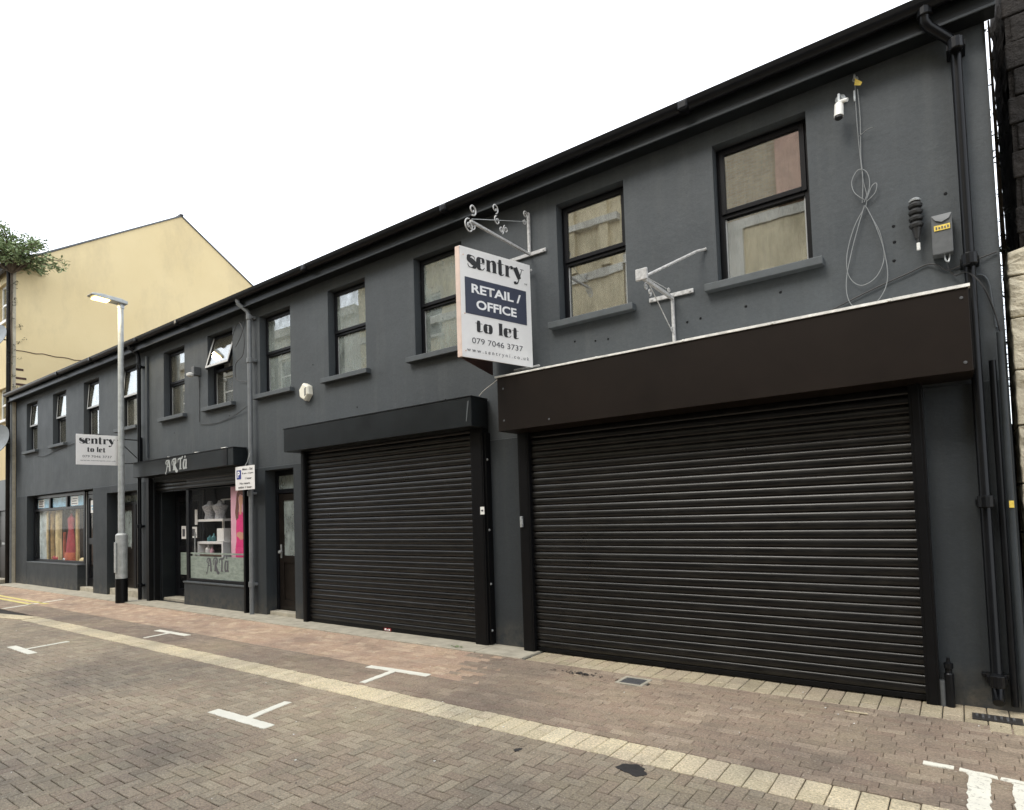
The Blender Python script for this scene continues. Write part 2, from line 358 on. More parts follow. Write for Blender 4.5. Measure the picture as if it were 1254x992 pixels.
# pen strokes for the display faces: list of strokes, each [(x,y,w)...], smoothed
def catmull(p, n=6):
    out = []
    for i in range(len(p)-1):
        a, b, c, d = p[max(i-1, 0)], p[i], p[i+1], p[min(i+2, len(p)-1)]
        for k in range(n):
            t = k/n
            out.append(tuple(.5*((2*b[j])+(-a[j]+c[j])*t+(2*a[j]-5*b[j]+4*c[j]-d[j])*t*t+(-a[j]+3*b[j]-3*c[j]+d[j])*t**3) for j in range(3)))
    out.append(p[-1]); return out
FAT = {
 's': (.74, [[(.64,.72,.03),(.60,.92,.05),(.40,1.0,.06),(.17,.88,.24),(.20,.66,.32),(.45,.50,.36),(.64,.32,.32),(.60,.10,.22),(.38,0,.06),(.14,.05,.05),(.07,.28,.03)]]),
 'e': (.80, [[(.72,.24,.03),(.60,.05,.05),(.44,0,.07),(.24,.14,.26),(.19,.5,.34),(.24,.86,.26),(.44,1,.07),(.60,.88,.2),(.62,.62,.22)], [(.3,.55,.05),(.71,.55,.05)]]),
 'n': (.98, [[(.24,0,.3),(.24,1,.3)], [(.38,.8,.03),(.5,.97,.07),(.68,.93,.22),(.76,.72,.3),(.76,.4,.3),(.76,0,.3)], [(.02,.97,.05),(.3,.97,.05)], [(.04,.03,.05),(.46,.03,.05)], [(.56,.03,.05),(.96,.03,.05)]]),
 't': (.66, [[(.28,1.32,.2),(.28,1.0,.3),(.28,.4,.3),(.30,.14,.28),(.42,.01,.1),(.62,.12,.03)], [(.0,.97,.06),(.6,.97,.06)]]),
 'r': (.78, [[(.24,0,.3),(.24,1,.3)], [(.38,.7,.03),(.48,.93,.06),(.62,.94,.2),(.68,.78,.2)], [(.02,.97,.05),(.3,.97,.05)], [(.04,.03,.05),(.5,.03,.05)]]),
 'y': (.92, [[(.18,1,.32),(.42,.42,.32),(.56,.06,.26)], [(.82,1,.04),(.60,.3,.05),(.48,-.1,.06),(.34,-.36,.1),(.18,-.36,.22),(.14,-.24,.18)], [(.0,.97,.05),(.44,.97,.05)], [(.64,.97,.05),(.98,.97,.05)]]),
 'o': (.86, [[(.43,1,.06),(.25,.88,.24),(.19,.5,.33),(.25,.12,.24),(.43,0,.06)], [(.43,1,.06),(.61,.88,.24),(.67,.5,.33),(.61,.12,.24),(.43,0,.06)]]),
 'l': (.48, [[(.24,0,.3),(.24,1.5,.3)], [(.04,.03,.05),(.46,.03,.05)], [(.04,1.46,.05),(.3,1.46,.05)]]),
 ' ': (.45, []),
 'A': (.95, [[(-.1,-.28,.14),(.02,-.16,.05),(.16,.3,.07),(.36,.95,.07),(.5,1.1,.1)], [(.5,1.1,.12),(.60,.6,.13),(.66,.08,.14),(.78,.0,.08)], [(.14,.46,.05),(.6,.46,.05)], [(.12,.70,.06),(.0,.85,.06),(.12,1.08,.06),(.4,1.12,.07)], [(.5,.02,.06),(.8,.02,.06)]]),
 'R': (1.0, [[(.36,.0,.13),(.38,.6,.13),(.38,1.0,.11)], [(.2,.02,.06),(.52,.02,.06)], [(.12,.5,.05),(.06,.85,.06),(.24,1.12,.07),(.58,1.14,.1),(.68,.88,.13),(.54,.62,.08),(.38,.56,.05)], [(.44,.56,.1),(.62,.14,.14),(.84,-.18,.13),(1.02,-.06,.05)]]),
 'T': (.78, [[(.04,.72,.05),(.04,1.0,.06),(.22,1.1,.08),(.62,1.14,.09),(.82,1.34,.05)], [(.44,1.1,.1),(.42,.5,.13),(.40,.02,.13)], [(.22,.02,.06),(.6,.02,.06)]]),
 'a': (.66, [[(.5,.86,.06),(.26,.9,.09),(.12,.5,.12),(.16,.1,.12),(.34,.04,.07),(.5,.3,.05)], [(.56,.98,.1),(.52,.5,.13),(.52,.12,.13),(.68,.04,.06)], [(.28,1.14,.05),(.44,1.3,.12)]]),
}
def strokes(s, width, xh, mat, o, ex, ey, parent, name, thick=.0008, base=.0012, wk=1):
    o, ex, ey = Vector(o), Vector(ex), Vector(ey); nz = ex.cross(ey).normalized()
    tot = sum(FAT[c][0] for c in s); sx = width/tot; mb = MB(); x = -width/2; lay = 0
    for ch in s:
        adv, st = FAT[ch]
        for sk in st:
            p = catmull(sk) if len(sk) > 2 else sk
            L = []; Rr = []
            for i, (a, b, w) in enumerate(p):
                q0, q1 = p[max(i-1, 0)], p[min(i+1, len(p)-1)]
                tx, ty = (q1[0]-q0[0])*sx, (q1[1]-q0[1])*xh; ln = math.hypot(tx, ty) or 1; tx /= ln; ty /= ln
                ww = wk*w*.5*(sx*abs(ty)+xh*abs(tx)); cx, cy = x+a*sx, b*xh
                L.append((cx-ty*ww, cy+tx*ww)); Rr.append((cx+ty*ww, cy-tx*ww))
            h = base+lay*.0001; lay = (lay+1) % 7
            vs = [o+ex*a+ey*b+nz*h for a, b in L]+[o+ex*a+ey*b+nz*h for a, b in Rr]; k = len(L)
            mb.add(vs, [(i, i+k, i+k+1, i+1) for i in range(k-1)])
        x += adv*sx
    me = bpy.data.meshes.new(name); me.from_pydata(mb.v, [], mb.f); me.materials.append(M[mat])
    ob = bpy.data.objects.new(name, me); COL.objects.link(ob)
    if parent is not None: ob.parent = parent
    return ob
def fixpar(o, root): o.matrix_parent_inverse = Matrix.Translation(-root.location); return o

# ---------------------------------------------------------------- ground
def sheet(x0, x1, y0, y1, z): return MB().add([(x0,y0,z),(x1,y0,z),(x1,y1,z),(x0,y1,z)], [(0,1,2,3)])
g = struct(sheet(-400, 400, -400, 400, -.06), 'ground', 'far_paving')
road = struct(sheet(-16, 5, -4.2, 3.52, -.012), 'road', 'joint')
road_far = struct(sheet(-90, -16.004, -4.2, 5.25, -.002), 'road_beyond', 'far_paving')
bays = struct(sheet(-16, 5, 3.8, 5.33, -.012), 'parking_strip', 'joint')
band = struct(sheet(-16, 5, 3.521, 3.799, -.014), 'sett_band', 'joint')
edge = struct(sheet(-3.82, 5, 5.331, 5.80, -.012), 'wall_edge_strip', 'joint')

def brick_verts(x0, x1, y0, y1, zt, c=.004, tilt=(0, 0)):
    cx, cy = (x0+x1)/2, (y0+y1)/2
    f = lambda x, y, z: (x, y, z+(x-cx)*tilt[0]+(y-cy)*tilt[1])
    lo = -.03
    v = [(x0,y0,lo),(x1,y0,lo),(x1,y1,lo),(x0,y1,lo)]+[f(x0,y0,zt-c),f(x1,y0,zt-c),f(x1,y1,zt-c),f(x0,y1,zt-c)]+[f(x0+c,y0+c,zt),f(x1-c,y0+c,zt),f(x1-c,y1-c,zt),f(x0+c,y1-c,zt)]
    return v
BF = [(0,1,5,4),(1,2,6,5),(2,3,7,6),(3,0,4,7),(4,5,9,8),(5,6,10,9),(6,7,11,10),(7,4,8,11),(8,9,10,11)]
def lay(bricks, root, mat, name, chamf=.0032, amp=.0016, keep=300, tiltamp=.008):
    """bricks: rectangles (x0,x1,y0,y1); the ones that show largest become parts, the rest one joined part"""
    sc = []
    for b in bricks:
        x, y, z = proj(((b[0]+b[1])/2, (b[2]+b[3])/2, 0)); vis = -10 < x < 1264 and 0 < y < 1000
        q = [proj(p)[:2] for p in ((b[0],b[2],0),(b[1],b[2],0),(b[1],b[3],0),(b[0],b[3],0))]
        ar = abs(sum(q[i][0]*q[(i+1)%4][1]-q[(i+1)%4][0]*q[i][1] for i in range(4)))/2 if z > .3 else 0
        sc.append((ar if vis else 0, b))
    sc.sort(key=lambda t: -t[0]); cache = {}
    mb = MB(); tones = []
    for i, (ar, b) in enumerate(sc):
        w, h = b[1]-b[0], b[3]-b[2]; zt = rnd.uniform(-amp, amp); tl = (rnd.uniform(-tiltamp, tiltamp), rnd.uniform(-tiltamp, tiltamp)); tn = rnd.random()
        if i < keep and ar > 0:
            k = (round(w, 3), round(h, 3), rnd.randrange(4))
            if k not in cache:
                me = bpy.data.meshes.new(name); me.from_pydata(brick_verts(-w/2, w/2, -h/2, h/2, 0, chamf), [], BF); me.materials.append(M[mat]); cache[k] = me
            o = bpy.data.objects.new(name, cache[k]); COL.objects.link(o); o.parent = root
            o.location = ((b[0]+b[1])/2, (b[2]+b[3])/2, zt); o.rotation_euler = (tl[1], -tl[0], rnd.uniform(-.006, .006)); o['tone'] = tn
        else:
            mb.add(brick_verts(*b, zt, chamf, tl), BF); tones += [tn]*9
    me = bpy.data.meshes.new(name+'s'); me.from_pydata(mb.v, [], mb.f); me.materials.append(M[mat])
    a = me.attributes.new('tone', 'FLOAT', 'FACE'); a.data.foreach_set('value', tones)
    o = bpy.data.objects.new(name+'s', me); COL.objects.link(o); o.parent = root; o['kind'] = 'stuff'
J = .0022
her = []
W_ = .078
for i in range(-206, 38):
    for j in range(-20, 47):
        k = (i-j) % 4
        if k == 0: x0, x1, y0, y1 = i*W_, i*W_+2*W_, j*W_, j*W_+W_
        elif k == 3: x0, x1, y0, y1 = i*W_, i*W_+W_, j*W_, j*W_+2*W_
        else: continue
        y1 = min(y1, 3.518); x0 = max(x0, -16)
        if y1-y0 < .02 or x1-x0 < .02 or x1 > 5: continue
        a_, b_, c_, d_ = (rnd.choice((.0008, .0015, .0026))+rnd.uniform(0, .0008) for _ in range(4)); her.append((x0+a_, x1-b_, y0+c_, y1-d_))
lay(her, road, 'paver', 'paving_brick')
row = []
y = 3.802; r_ = 0
while y < 5.32:
    h = min(.078, 5.33-y); x = -24+(r_ % 2)*.08+rnd.uniform(-.02, .02)
    while x < 5:
        w = .162+rnd.uniform(-.006, .006); q_ = rnd.uniform(.001, .003); row.append((x+rnd.uniform(.0005, .002), x+w-.001, y+q_, y+h-.0008)); x += w
    y += .0795; r_ += 1
row = [b for b in row if not (-2.60 < (b[0]+b[1])/2 < -2.32 and 5.0 < (b[2]+b[3])/2 < 5.26)]
lay(row, bays, 'bay_brick', 'bay_brick')
st = []
x = -12.9
while x < 5:
    p = .1365+rnd.uniform(-.004, .004)
    if rnd.random() < .5: st.append((x+.003, x+p-.003, 3.523, 3.797))
    else:
        mid = 3.66+rnd.uniform(-.012, .012); st += [(x+.003, x+p-.003, 3.523, mid-.0025), (x+.003, x+p-.003, mid+.0025, 3.797)]
    x += p
lay(st, band, 'sett', 'sett', .006, .003)
# the band turns away from the wall line at its far end
bt = MB(); tones = []
for i in range(26):
    a = Vector((-12.9, 3.66, 0)); d = Vector((-.985, -.175, 0)); nrm = Vector((-d.y, d.x, 0)); c0 = a+d*(i*.137)
    for s0, s1 in ((-.137, -.003), (.003, .137)):
        q = [c0+d*.004+nrm*s0, c0+d*.133+nrm*s0, c0+d*.133+nrm*s1, c0+d*.004+nrm*s1]
        bt.add([(*p.xy, -.02) for p in q]+[(*p.xy, .006) for p in q], [(0,1,5,4),(1,2,6,5),(2,3,7,6),(3,0,4,7),(4,5,6,7)]); tones += [rnd.random()]*5
me = bpy.data.meshes.new('turned_setts'); me.from_pydata(bt.v, [], bt.f); me.materials.append(M['sett']); a = me.attributes.new('tone', 'FLOAT', 'FACE'); a.data.foreach_set('value', tones)
o = bpy.data.objects.new('turned_setts', me); COL.objects.link(o); o.parent = band; o['kind'] = 'stuff'
es = []
x = -3.8
while x < 4:
    p = .128+rnd.uniform(-.006, .006)
    m_ = 5.46+rnd.uniform(-.01, .01)
    lo = 5.20 if x > -.2 else 5.335
    es += [(x+.003, x+p-.003, lo, m_-.003), (x+.003, x+p-.003, m_+.003, 5.755)]
    x += p
lay(es, edge, 'edge_sett', 'edge_sett', .005, .003)
kerb = struct(sheet(-24, -3.82, 5.22, 5.9, -.011), 'kerb', 'joint')
x = -21.6; ks = []
while x < -3.85:
    L = min(rnd.uniform(.85, .95), -3.83-x)
    if L > .1: part(MB().box(x+.004, x+L-.004, 5.335+rnd.uniform(-.004, .004), 5.80, -.03, .012+rnd.uniform(-.003, .003)), 'kerb_slab', 'concrete', kerb, bevel=.008)
    x += L

# road markings -----------------------------------------------------------
def marking(name, quads, label, mat='white_line', jit=.004, z=.0045):
    mb = MB()
    for qi, q in enumerate(quads):
        pts = []
        for i in range(len(q)):
            a, b = Vector(q[i]), Vector(q[(i+1) % len(q)]); n = max(1, int((b-a).length/.03))
            for k in range(n):
                p = a.lerp(b, k/n); pts.append((p.x+rnd.uniform(-jit, jit), p.y+rnd.uniform(-jit, jit)))
        n = len(pts); zz = z+qi*.0006
        mb.add([(px, py, zz) for px, py in pts]+[(px, py, zz-.006) for px, py in pts], [tuple(range(n))]+[(i, i+n, (i+1) % n+n, (i+1) % n) for i in range(n)])
    o = mb.build(name, mat); tag(o, label, 'road marking'); return o
def quad(a, b, w0, w1=None):
    a, b = Vector(a), Vector(b); d = (b-a).normalized(); n = Vector((-d.y, d.x)); w1 = w1 or w0
    return [a+n*w0/2, b+n*w1/2, b-n*w1/2, a-n*w0/2]
marking('bay_marking', [quad((-5.04, 2.655), (-4.27, 2.675), .10), quad((-4.60, 2.69), (-4.70, 3.12), .075)], 'white painted T on the paving nearest the camera, stem pointing to the pale sett band')
marking('bay_marking', [quad((-10.13, 2.665), (-9.30, 2.655), .10), quad((-9.72, 2.68), (-9.79, 3.19), .06)], 'white painted T on the road at the left edge of the photo')
marking('bay_marking', [quad((-5.05, 4.30), (-4.24, 4.35), .085), quad((-4.61, 3.85), (-4.67, 4.31), .07)], 'white painted T between the sett band and the small roller shutter')
marking('bay_marking', [quad((-9.52, 4.20), (-8.66, 4.22), .085), quad((-9.06, 3.83), (-9.10, 4.20), .06)], 'white painted T between the sett band and the shop with pink poster')
marking('line_stub', [quad((-.262, 4.385), (-.115, 4.385), .055)], 'short white painted dash beside the white block marking at lower right', 'white_line_worn')
marking('loading_mark', [quad((-.095, 4.375), (.082, 4.345), .05), [Vector((-.055, 4.33)), Vector((.048, 4.33)), Vector((.036, 3.80)), Vector((-.055, 3.80))]], 'thick worn white painted T block at the lower right corner', 'white_line_worn', .007)
marking('loading_mark', [quad((.095, 4.345), (.35, 4.32), .05), [Vector((.14, 4.31)), Vector((.26, 4.31)), Vector((.25, 3.80)), Vector((.135, 3.80))]], 'white painted block cut off by the right edge of the photo', 'white_line_worn', .007)
marking('cross_line', [quad((-15.02, 3.82), (-15.5, 4.95), .09)], 'thin white line crossing the end of the double yellow lines')
marking('yellow_line', [quad((-40, 4.62), (-14.95, 4.50), .08)], 'yellow line nearer the shops of the double yellow pair', 'yellow_line')
marking('yellow_line', [quad((-40, 4.42), (-15.2, 4.32), .08)], 'yellow line nearer the carriageway of the double yellow pair', 'yellow_line')

# ---------------------------------------------------------------- terrace building
X0, X1, YL, YU, ZE = -21.55, .32, 5.75, 5.768, 5.16
T = empty('terrace_building', (-10.6, 5.75, 0), 'long dark grey rendered two storey terrace with black shopfronts and shutters', 'building')
def facade(x0, x1, z0, z1, holes, y, name, mat, depth):
    xs = sorted({x0, x1, *[h[0] for h in holes], *[h[1] for h in holes]}); zs = sorted({z0, z1, *[h[2] for h in holes], *[h[3] for h in holes]})
    mb = MB()
    for i in range(len(xs)-1):
        for k in range(len(zs)-1):
            cx, cz = (xs[i]+xs[i+1])/2, (zs[k]+zs[k+1])/2
            if any(h[0] < cx < h[1] and h[2] < cz < h[3] for h in holes): continue
            mb.add([(xs[i],y,zs[k]),(xs[i+1],y,zs[k]),(xs[i+1],y,zs[k+1]),(xs[i],y,zs[k+1])], [(0,1,2,3)])
    for h in holes:
        a, b, c, d = h[:4]; e = y+(h[4] if len(h) > 4 else depth)
        for q in (((a,y,c),(a,e,c),(a,e,d),(a,y,d)), ((b,y,c),(b,y,d),(b,e,d),(b,e,c)), ((a,y,d),(a,e,d),(b,e,d),(b,y,d)), ((a,y,c),(b,y,c),(b,e,c),(a,e,c))): mb.add(q, [(0,1,2,3)])
    return part(mb, name, mat, T)
WX = [(-20.73,-19.87),(-18.75,-17.86),(-16.75,-15.87),(-14.78,-13.88),(-12.72,-11.88),(-11.02,-10.17),(-9.33,-8.47),(-7.52,-6.68),(-5.71,-4.87),(-3.48,-2.66),(-1.74,-.925)]
ZW0, ZW1 = 3.63, 4.955
wall_u = facade(X0, X1, 2.41, 5.3, [(a, b, ZW0, ZW1) for a, b in WX], YU, 'upper_wall', 'grey_render', .22)
holesL = [(-20.62, -16.16, .0, 2.40, .5), (-15.40, -13.82, .0, 2.26, .5), (-13.15, -9.76, .0, 2.38, .9), (-9.20, -8.42, .0, 2.36, .4)]
wall_l = facade(X0, X1, -.1, 2.41, holesL, YL, 'lower_wall', 'grey_render_low', .4)
part(MB().add([(X0,YL,2.41),(X1,YL,2.41),(X1,YU+.01,2.418),(X0,YU+.01,2.418)], [(0,1,2,3)]), 'plaster_ledge', 'grey_sill', T)
o = part(MB().add([(X1,YL,-.1),(X1,12,-.1),(X1,12,5.3),(X1,YL,5.3)], [(0,1,2,3)]).add([(X0,YL,-.1),(X0,12,-.1),(X0,12,5.3),(X0,YL,5.3)], [(0,1,2,3)]).add([(X0,12,-.1),(X1,12,-.1),(X1,12,5.3),(X0,12,5.3)], [(0,1,2,3)]), 'side_walls', 'grey_render_low', T)
part(MB().box(X0+.05, X1-.05, 6.9, 6.95, 2.6, 5.2), 'upper_partition', 'dark_room', T)
part(MB().box(X0+.05, X1-.05, YU+.25, 11.9, 2.52, 2.6), 'first_floor', 'dark_room', T)
rf = part(MB().add([(X0-.15,5.52,5.33),(X1+.1,5.52,5.33),(X1+.1,8.9,6.95),(X0-.15,8.9,6.95),(X1+.1,12.2,5.33),(X0-.15,12.2,5.33),(X1+.1,5.52,5.28),(X0-.15,5.52,5.28)], [(0,1,2,3),(3,2,4,5),(0,7,6,1)])
            .add([(X1,5.75,5.2),(X1,12,5.2),(X1,8.9,6.9)], [(0,1,2)]).add([(X0,5.75,5.2),(X0,12,5.2),(X0,8.9,6.9)], [(0,1,2)]), 'roof', 'roof', T)
part(MB().box(X0-.1, X1+.06, 5.60, 5.625, 5.12, 5.32), 'fascia_board', 'fascia_black', T, bevel=.004)
part(MB().box(X0-.1, X1+.06, 5.626, YU, 5.12, 5.14), 'soffit', 'fascia_black', T)
part(MB().box(X0-.1, X1+.06, 5.585, 5.599, 5.105, 5.128), 'fascia_bead', 'grey_render_low', T, bevel=.004)
def gutter(x0, x1):
    pr = []; c = (5.535, 5.305); r = .062
    for k in range(11): a = math.pi+math.pi*k/10; pr.append((c[0]+r*math.cos(a), c[1]+r*math.sin(a)*1.15))
    pr += [(c[0]+r, c[1]+.012), (c[0]+r-.006, c[1]+.012)]
    for k in range(11): a = 2*math.pi-math.pi*k/10; pr.append((c[0]+(r-.008)*math.cos(a), c[1]+(r-.008)*math.sin(a)*1.12))
    pr += [(c[0]-r+.006, c[1]+.012), (c[0]-r-.004, c[1]+.012)]
    return MB().extr(pr, x0, x1)
for a, b in ((X0-.12, -9.75), (-9.747, -4.9), (-4.897, X1+.08)):
    go = part(gutter(a, b), 'gutter', 'gutter_black', T, smooth=True)
for x in (-17.6, -15.6, -13.3, -11.6, -7.7, -4.9, -1.9): part(MB().box(x-.05, x+.05, 5.462, 5.600, 5.228, 5.318), 'gutter_joint', 'gutter_black', T, bevel=.02)

# windows
def make_window(i, x0, x1):
    tilt = {0: 3, 1: 3, 2: 4, 3: 4, 5: 16}.get(i, 0)
    glass = 'glass_pale' if i in (7, 8, 6) else 'glass'
    cur = {0: 'curtain_white', 1: 'curtain_white', 2: 'curtain_white', 3: 'curtain_white', 4: 'curtain', 5: 'curtain', 6: 'curtain_green', 7: 'curtain_green', 8: 'curtain_green'}.get(i, 'curtain_dark')
    yf, yb = 5.885, 5.955; t = .052; zt = 4.30; x0 += .004; x1 -= .004; z0, z1 = ZW0+.004, ZW1-.004
    fr = MB(); fr.box(x0, x0+t, yf, yb, z0, z1); fr.box(x1-t, x1, yf, yb, z0, z1); fr.box(x0+t, x1-t, yf, yb, z1-t, z1); fr.box(x0+t, x1-t, yf, yb, z0, z0+t); fr.box(x0+t, x1-t, yf, yb, zt-.028, zt+.028)
    w = part(fr, 'window', 'frame_black', T, bevel=.004)
    sub(MB().box(x0+t, x1-t, 5.915, 5.921, z0+t, zt-.028), 'pane', glass, w)
    bd = MB()
    for a, b, c, d in ((x0+t, x0+t+.012, z0+t, zt-.028), (x1-t-.012, x1-t, z0+t, zt-.028), (x0+t+.012, x1-t-.012, z0+t, z0+t+.012)): bd.box(a, b, 5.905, 5.913, c, d)
    sub(bd, 'glazing_bead', 'door_grey', w)
    # opening sash, hinged at its top
    a, b, c, d = x0+.03, x1-.03, zt+.008, z1-.03; f = .045
    H = Vector((0, 5.865, d))
    s = MB()
    for q in ((a, a+f, c, d), (b-f, b, c, d), (a+f, b-f, d-f, d), (a+f, b-f, c, c+f)): s.box(q[0], q[1], -.0, .045, q[2]-H.z, q[3]-H.z)
    so = s.build('sash', 'frame_black', w, bevel=.004); so.location = H; so.rotation_euler = (R(-tilt), 0, 0)
    po = MB().box(a+f, b-f, .018, .024, c+f-H.z, d-f-H.z).build('pane', glass, w); po.location = H; po.rotation_euler = (R(-tilt), 0, 0)
    if i < 6 and tilt:
        s2 = MB()
        for q in ((a+.008, a+f+.004, c+.008, d-.008), (b-f-.004, b-.008, c+.008, d-.008), (a+f, b-f, c+.008, c+f+.004)): s2.box(q[0], q[1], -.004, -.0005, q[2]-H.z, q[3]-H.z)
        so2 = s2.build('sash_trim', 'door_grey', w); so2.location = H; so2.rotation_euler = (R(-tilt), 0, 0)
    # curtain with folds
    cv = []; n = 26
    for k in range(n+1):
        xx = x0+.05+(x1-x0-.1)*k/n; yy = 6.06+.018*math.sin(k*1.7)+rnd.uniform(-.004, .004)
        cv += [(xx, yy, z0+.03), (xx, yy, z1-.03)]
    sub(MB().add(cv, [(2*k, 2*k+2, 2*k+3, 2*k+1) for k in range(n)]), 'curtain', cur, w, smooth=True)
    part(MB().box(x0-.11, x1+.09, YU-.085, 5.95, ZW0-.072, ZW0-.002), 'window_sill', 'grey_sill', T, bevel=.006)
    return w
for i, (a, b) in enumerate(WX): make_window(i, a, b)

# roller shutters ---------------------------------------------------------
def slat_mesh(x0, x1, pitch):
    pr = [(0, 0), (-.006, .002), (-.0115, .006), (-.0145, .012), (-.0160, .020), (-.0165, .028)]
    for k in range(1, 10):
        a = math.pi/2*k/9; pr.append((-.0165+.0145*(1-math.cos(a))**1.0, .028+.042*math.sin(a)))
    pr += [(-.002, pitch-.003), (0, pitch-.001), (.006, pitch-.001), (.006, 0)]
    return MB().extr(pr, x0, x1)
def shutter(x0, x1, zt, y, label):
    pitch = .0745; root = part(MB().box(x0, x1, y-.012, y+.012, .014, .058), 'roller_shutter', 'guide_black', T, bevel=.004); root['label'] = label
    src = slat_mesh(x0, x1, pitch).build('slat', 'slat_black', root, smooth=True, sharp=50); src.location = (0, y, .06)
    k = 1
    while .06+k*pitch < zt:
        o = src.copy(); COL.objects.link(o); o.parent = root; o.location = (0, y+rnd.uniform(-.001, .001), .06+k*pitch); o.rotation_euler = (rnd.uniform(-.045, .045), rnd.uniform(-.0006, .0006), rnd.uniform(-.0006, .0006)); k += 1
    return root
sh1 = shutter(-7.985, -4.69, 2.6, 5.70, 'narrower black roller shutter, closed')
sh2 = shutter(-3.885, -.275, 2.45, 5.70, 'wide black roller shutter, closed')
def guide(x0, x1, z1, name='shutter_guide', y0=5.635):
    return part(MB().box(x0, x1, y0, YL-.001, .004, z1).box(x0+.02, x1-.02, y0-.006, y0-.0005, .004, z1), name, 'guide_black', T, bevel=.004)
guide(-8.06, -7.97, 2.56); guide(-4.71, -4.52, 2.56); guide(-4.015, -3.87, 2.44); guide(-.295, -.205, 2.44)
bx = MB()
for z in (2.18, 1.35, .72, .18): bx.lathe((-4.495, 5.68, z), [(.012, -.012), (.016, 0), (.012, .012)], 8, 'y')
part(bx, 'guide_bolts', 'galv', T)
part(MB().box(-4.517, -4.492, 5.66, 5.749, .02, 2.5), 'guide_conduit', 'guide_black', T)
lb = part(MB().box(-4.575, -4.515, 5.626, 5.629, 1.535, 1.625), 'guide_sticker', 'white_plastic', T)
part(MB().box(-4.56, -4.53, 5.6245, 5.6258, 1.57, 1.59), 'sticker_print', 'ink_grey', T)
part(MB().box(-3.99, -3.965, 5.60, 5.634, 1.38, 1.50).box(-3.985, -3.95, 5.592, 5.601, 1.41, 1.47), 'lock_keeper', 'galv', T, bevel=.003)
rl = part(MB().box(-6.345, -6.21, 5.683, 5.687, .02, .056), 'shutter_label', 'red_label', T)
part(MB().box(-6.33, -6.295, 5.6805, 5.6825, .026, .050).box(-6.285, -6.265, 5.6805, 5.6825, .028, .040).box(-6.257, -6.225, 5.6805, 5.6825, .026, .048), 'label_print', 'white_ink', T)
# fascia boxes
f1 = part(MB().box(-8.20, -4.515, 5.44, YL-.0015, 2.56, 2.905), 'shutter_box', 'fascia_black', T, bevel=.006); f1['label'] = 'black metal shutter box over the narrower roller shutter'
part(MB().box(-8.205, -4.51, 5.434, YL-.003, 2.9055, 2.915), 'box_lip', 'gutter_black', T)
part(MB().add([(-4.60,5.4375,2.62),(-4.585,5.4375,2.62),(-4.545,5.4375,2.86),(-4.57,5.4375,2.85)], [(0,1,2,3)]), 'dent_scratch', 'grey_sill', T)
f2 = part(MB().box(-4.06, .113, 5.35, YL-.0015, 2.437, 3.03), 'shutter_box', 'fascia_brown', T, bevel=.004); f2['label'] = 'dark brown flat fascia box over the wide roller shutter'
fl = MB(); x = -4.085
while x < .12:
    L = min(rnd.uniform(.5, .9), .125-x); fl.box(x, x+L-.002, 5.338, YU-.002, 3.031, 3.050+rnd.uniform(-.002, .004)); x += L
    fl.lathe((x-.02, 5.336, 3.041), [(.008, -.004), (.011, 0), (.008, .004)], 6, 'y') if x < .1 else None
part(fl, 'flashing_strip', 'flashing', T)
rv = MB()
for x, z in ((-3.98, 2.9), (-3.98, 2.55), (.07, 2.5), (.07, 2.96), (-3.4, 2.5)): rv.lathe((x, 5.349, z), [(.009, -.004), (.012, 0)], 8, 'y')
part(rv, 'rivets', 'box_grey', T)
part(MB().box(.114, .124, 5.36, 5.60, 2.45, 3.02), 'end_plate', 'guide_black', T)

# downpipes
def downpipe(pts, r, mat, zs, foot=True, shoe=None):
    p = part(MB().tube(pts, r, 12), 'downpipe', mat, T, smooth=True)
    for z in (zs if r > .03 else ()):
        x, y = pts[-1][0] if z < 3 else pts[-2][0], pts[-1][1]
        sub(MB().lathe((x, y, z), [(r+.002, -.045), (r+.012, -.04), (r+.012, .04), (r+.002, .045)], 12).box(x-r-.022, x+r+.022, y+.01, YU-.004, z-.02, z+.02), 'pipe_bracket', mat, p, bevel=.003)
    return p
downpipe([(-.04,5.54,5.26),(-.04,5.545,5.16),(-.02,5.56,5.12),(.10,5.66,5.03),(.135,5.68,4.98),(.137,5.685,4.88),(.137,5.685,.20),(.137,5.66,.13),(.137,5.60,.085)], .036, 'pipe_black', [4.93, 3.30, 1.52, .24])
part(MB().lathe((-.04,5.54,5.235), [(.04,-.04),(.05,-.035),(.05,.03),(.03,.05)], 12), 'outlet', 'pipe_black', T)
part(MB().box(.08, .20, 5.70, 5.749, 1.50, 1.545).box(.05, .225, 5.70, 5.749, .235, .27), 'pipe_clamp', 'pipe_black', T, bevel=.01)
downpipe([(-9.60,5.54,5.25),(-9.60,5.55,5.18),(-9.50,5.66,5.05),(-9.475,5.67,4.95),(-9.475,5.67,2.5),(-9.50,5.67,.0)], .037, 'pipe_grey', [4.95, 4.22, 2.0, .5])
downpipe([(-13.72,5.54,5.25),(-13.72,5.55,5.18),(-13.62,5.66,5.08),(-13.60,5.675,4.95),(-13.60,5.675,2.5),(-13.60,5.675,.0)], .036, 'pipe_black', [4.8, 1.5, .3])
part(MB().box(-13.42, -13.36, 5.72, 5.748, 2.9, 5.0), 'trunking', 'grey_sill', T)
downpipe([(.232,5.70,2.55),(.232,5.70,1.5),(.232,5.70,.05)], .022, 'pipe_black', [1.6, .5])
downpipe([(.285,5.70,2.75),(.285,5.70,1.5),(.285,5.70,.05)], .02, 'grey_render_low', [2.0])
part(MB().box(.272, .300, 5.672, 5.679, 1.47, 1.52), 'pipe_tag', 'yellow_label', T)
part(MB().box(X0-.12, X0-.05, 5.64, 5.70, 0, 5.2), 'corner_pipe', 'pipe_grey', T, bevel=.02)
holes_ = MB()
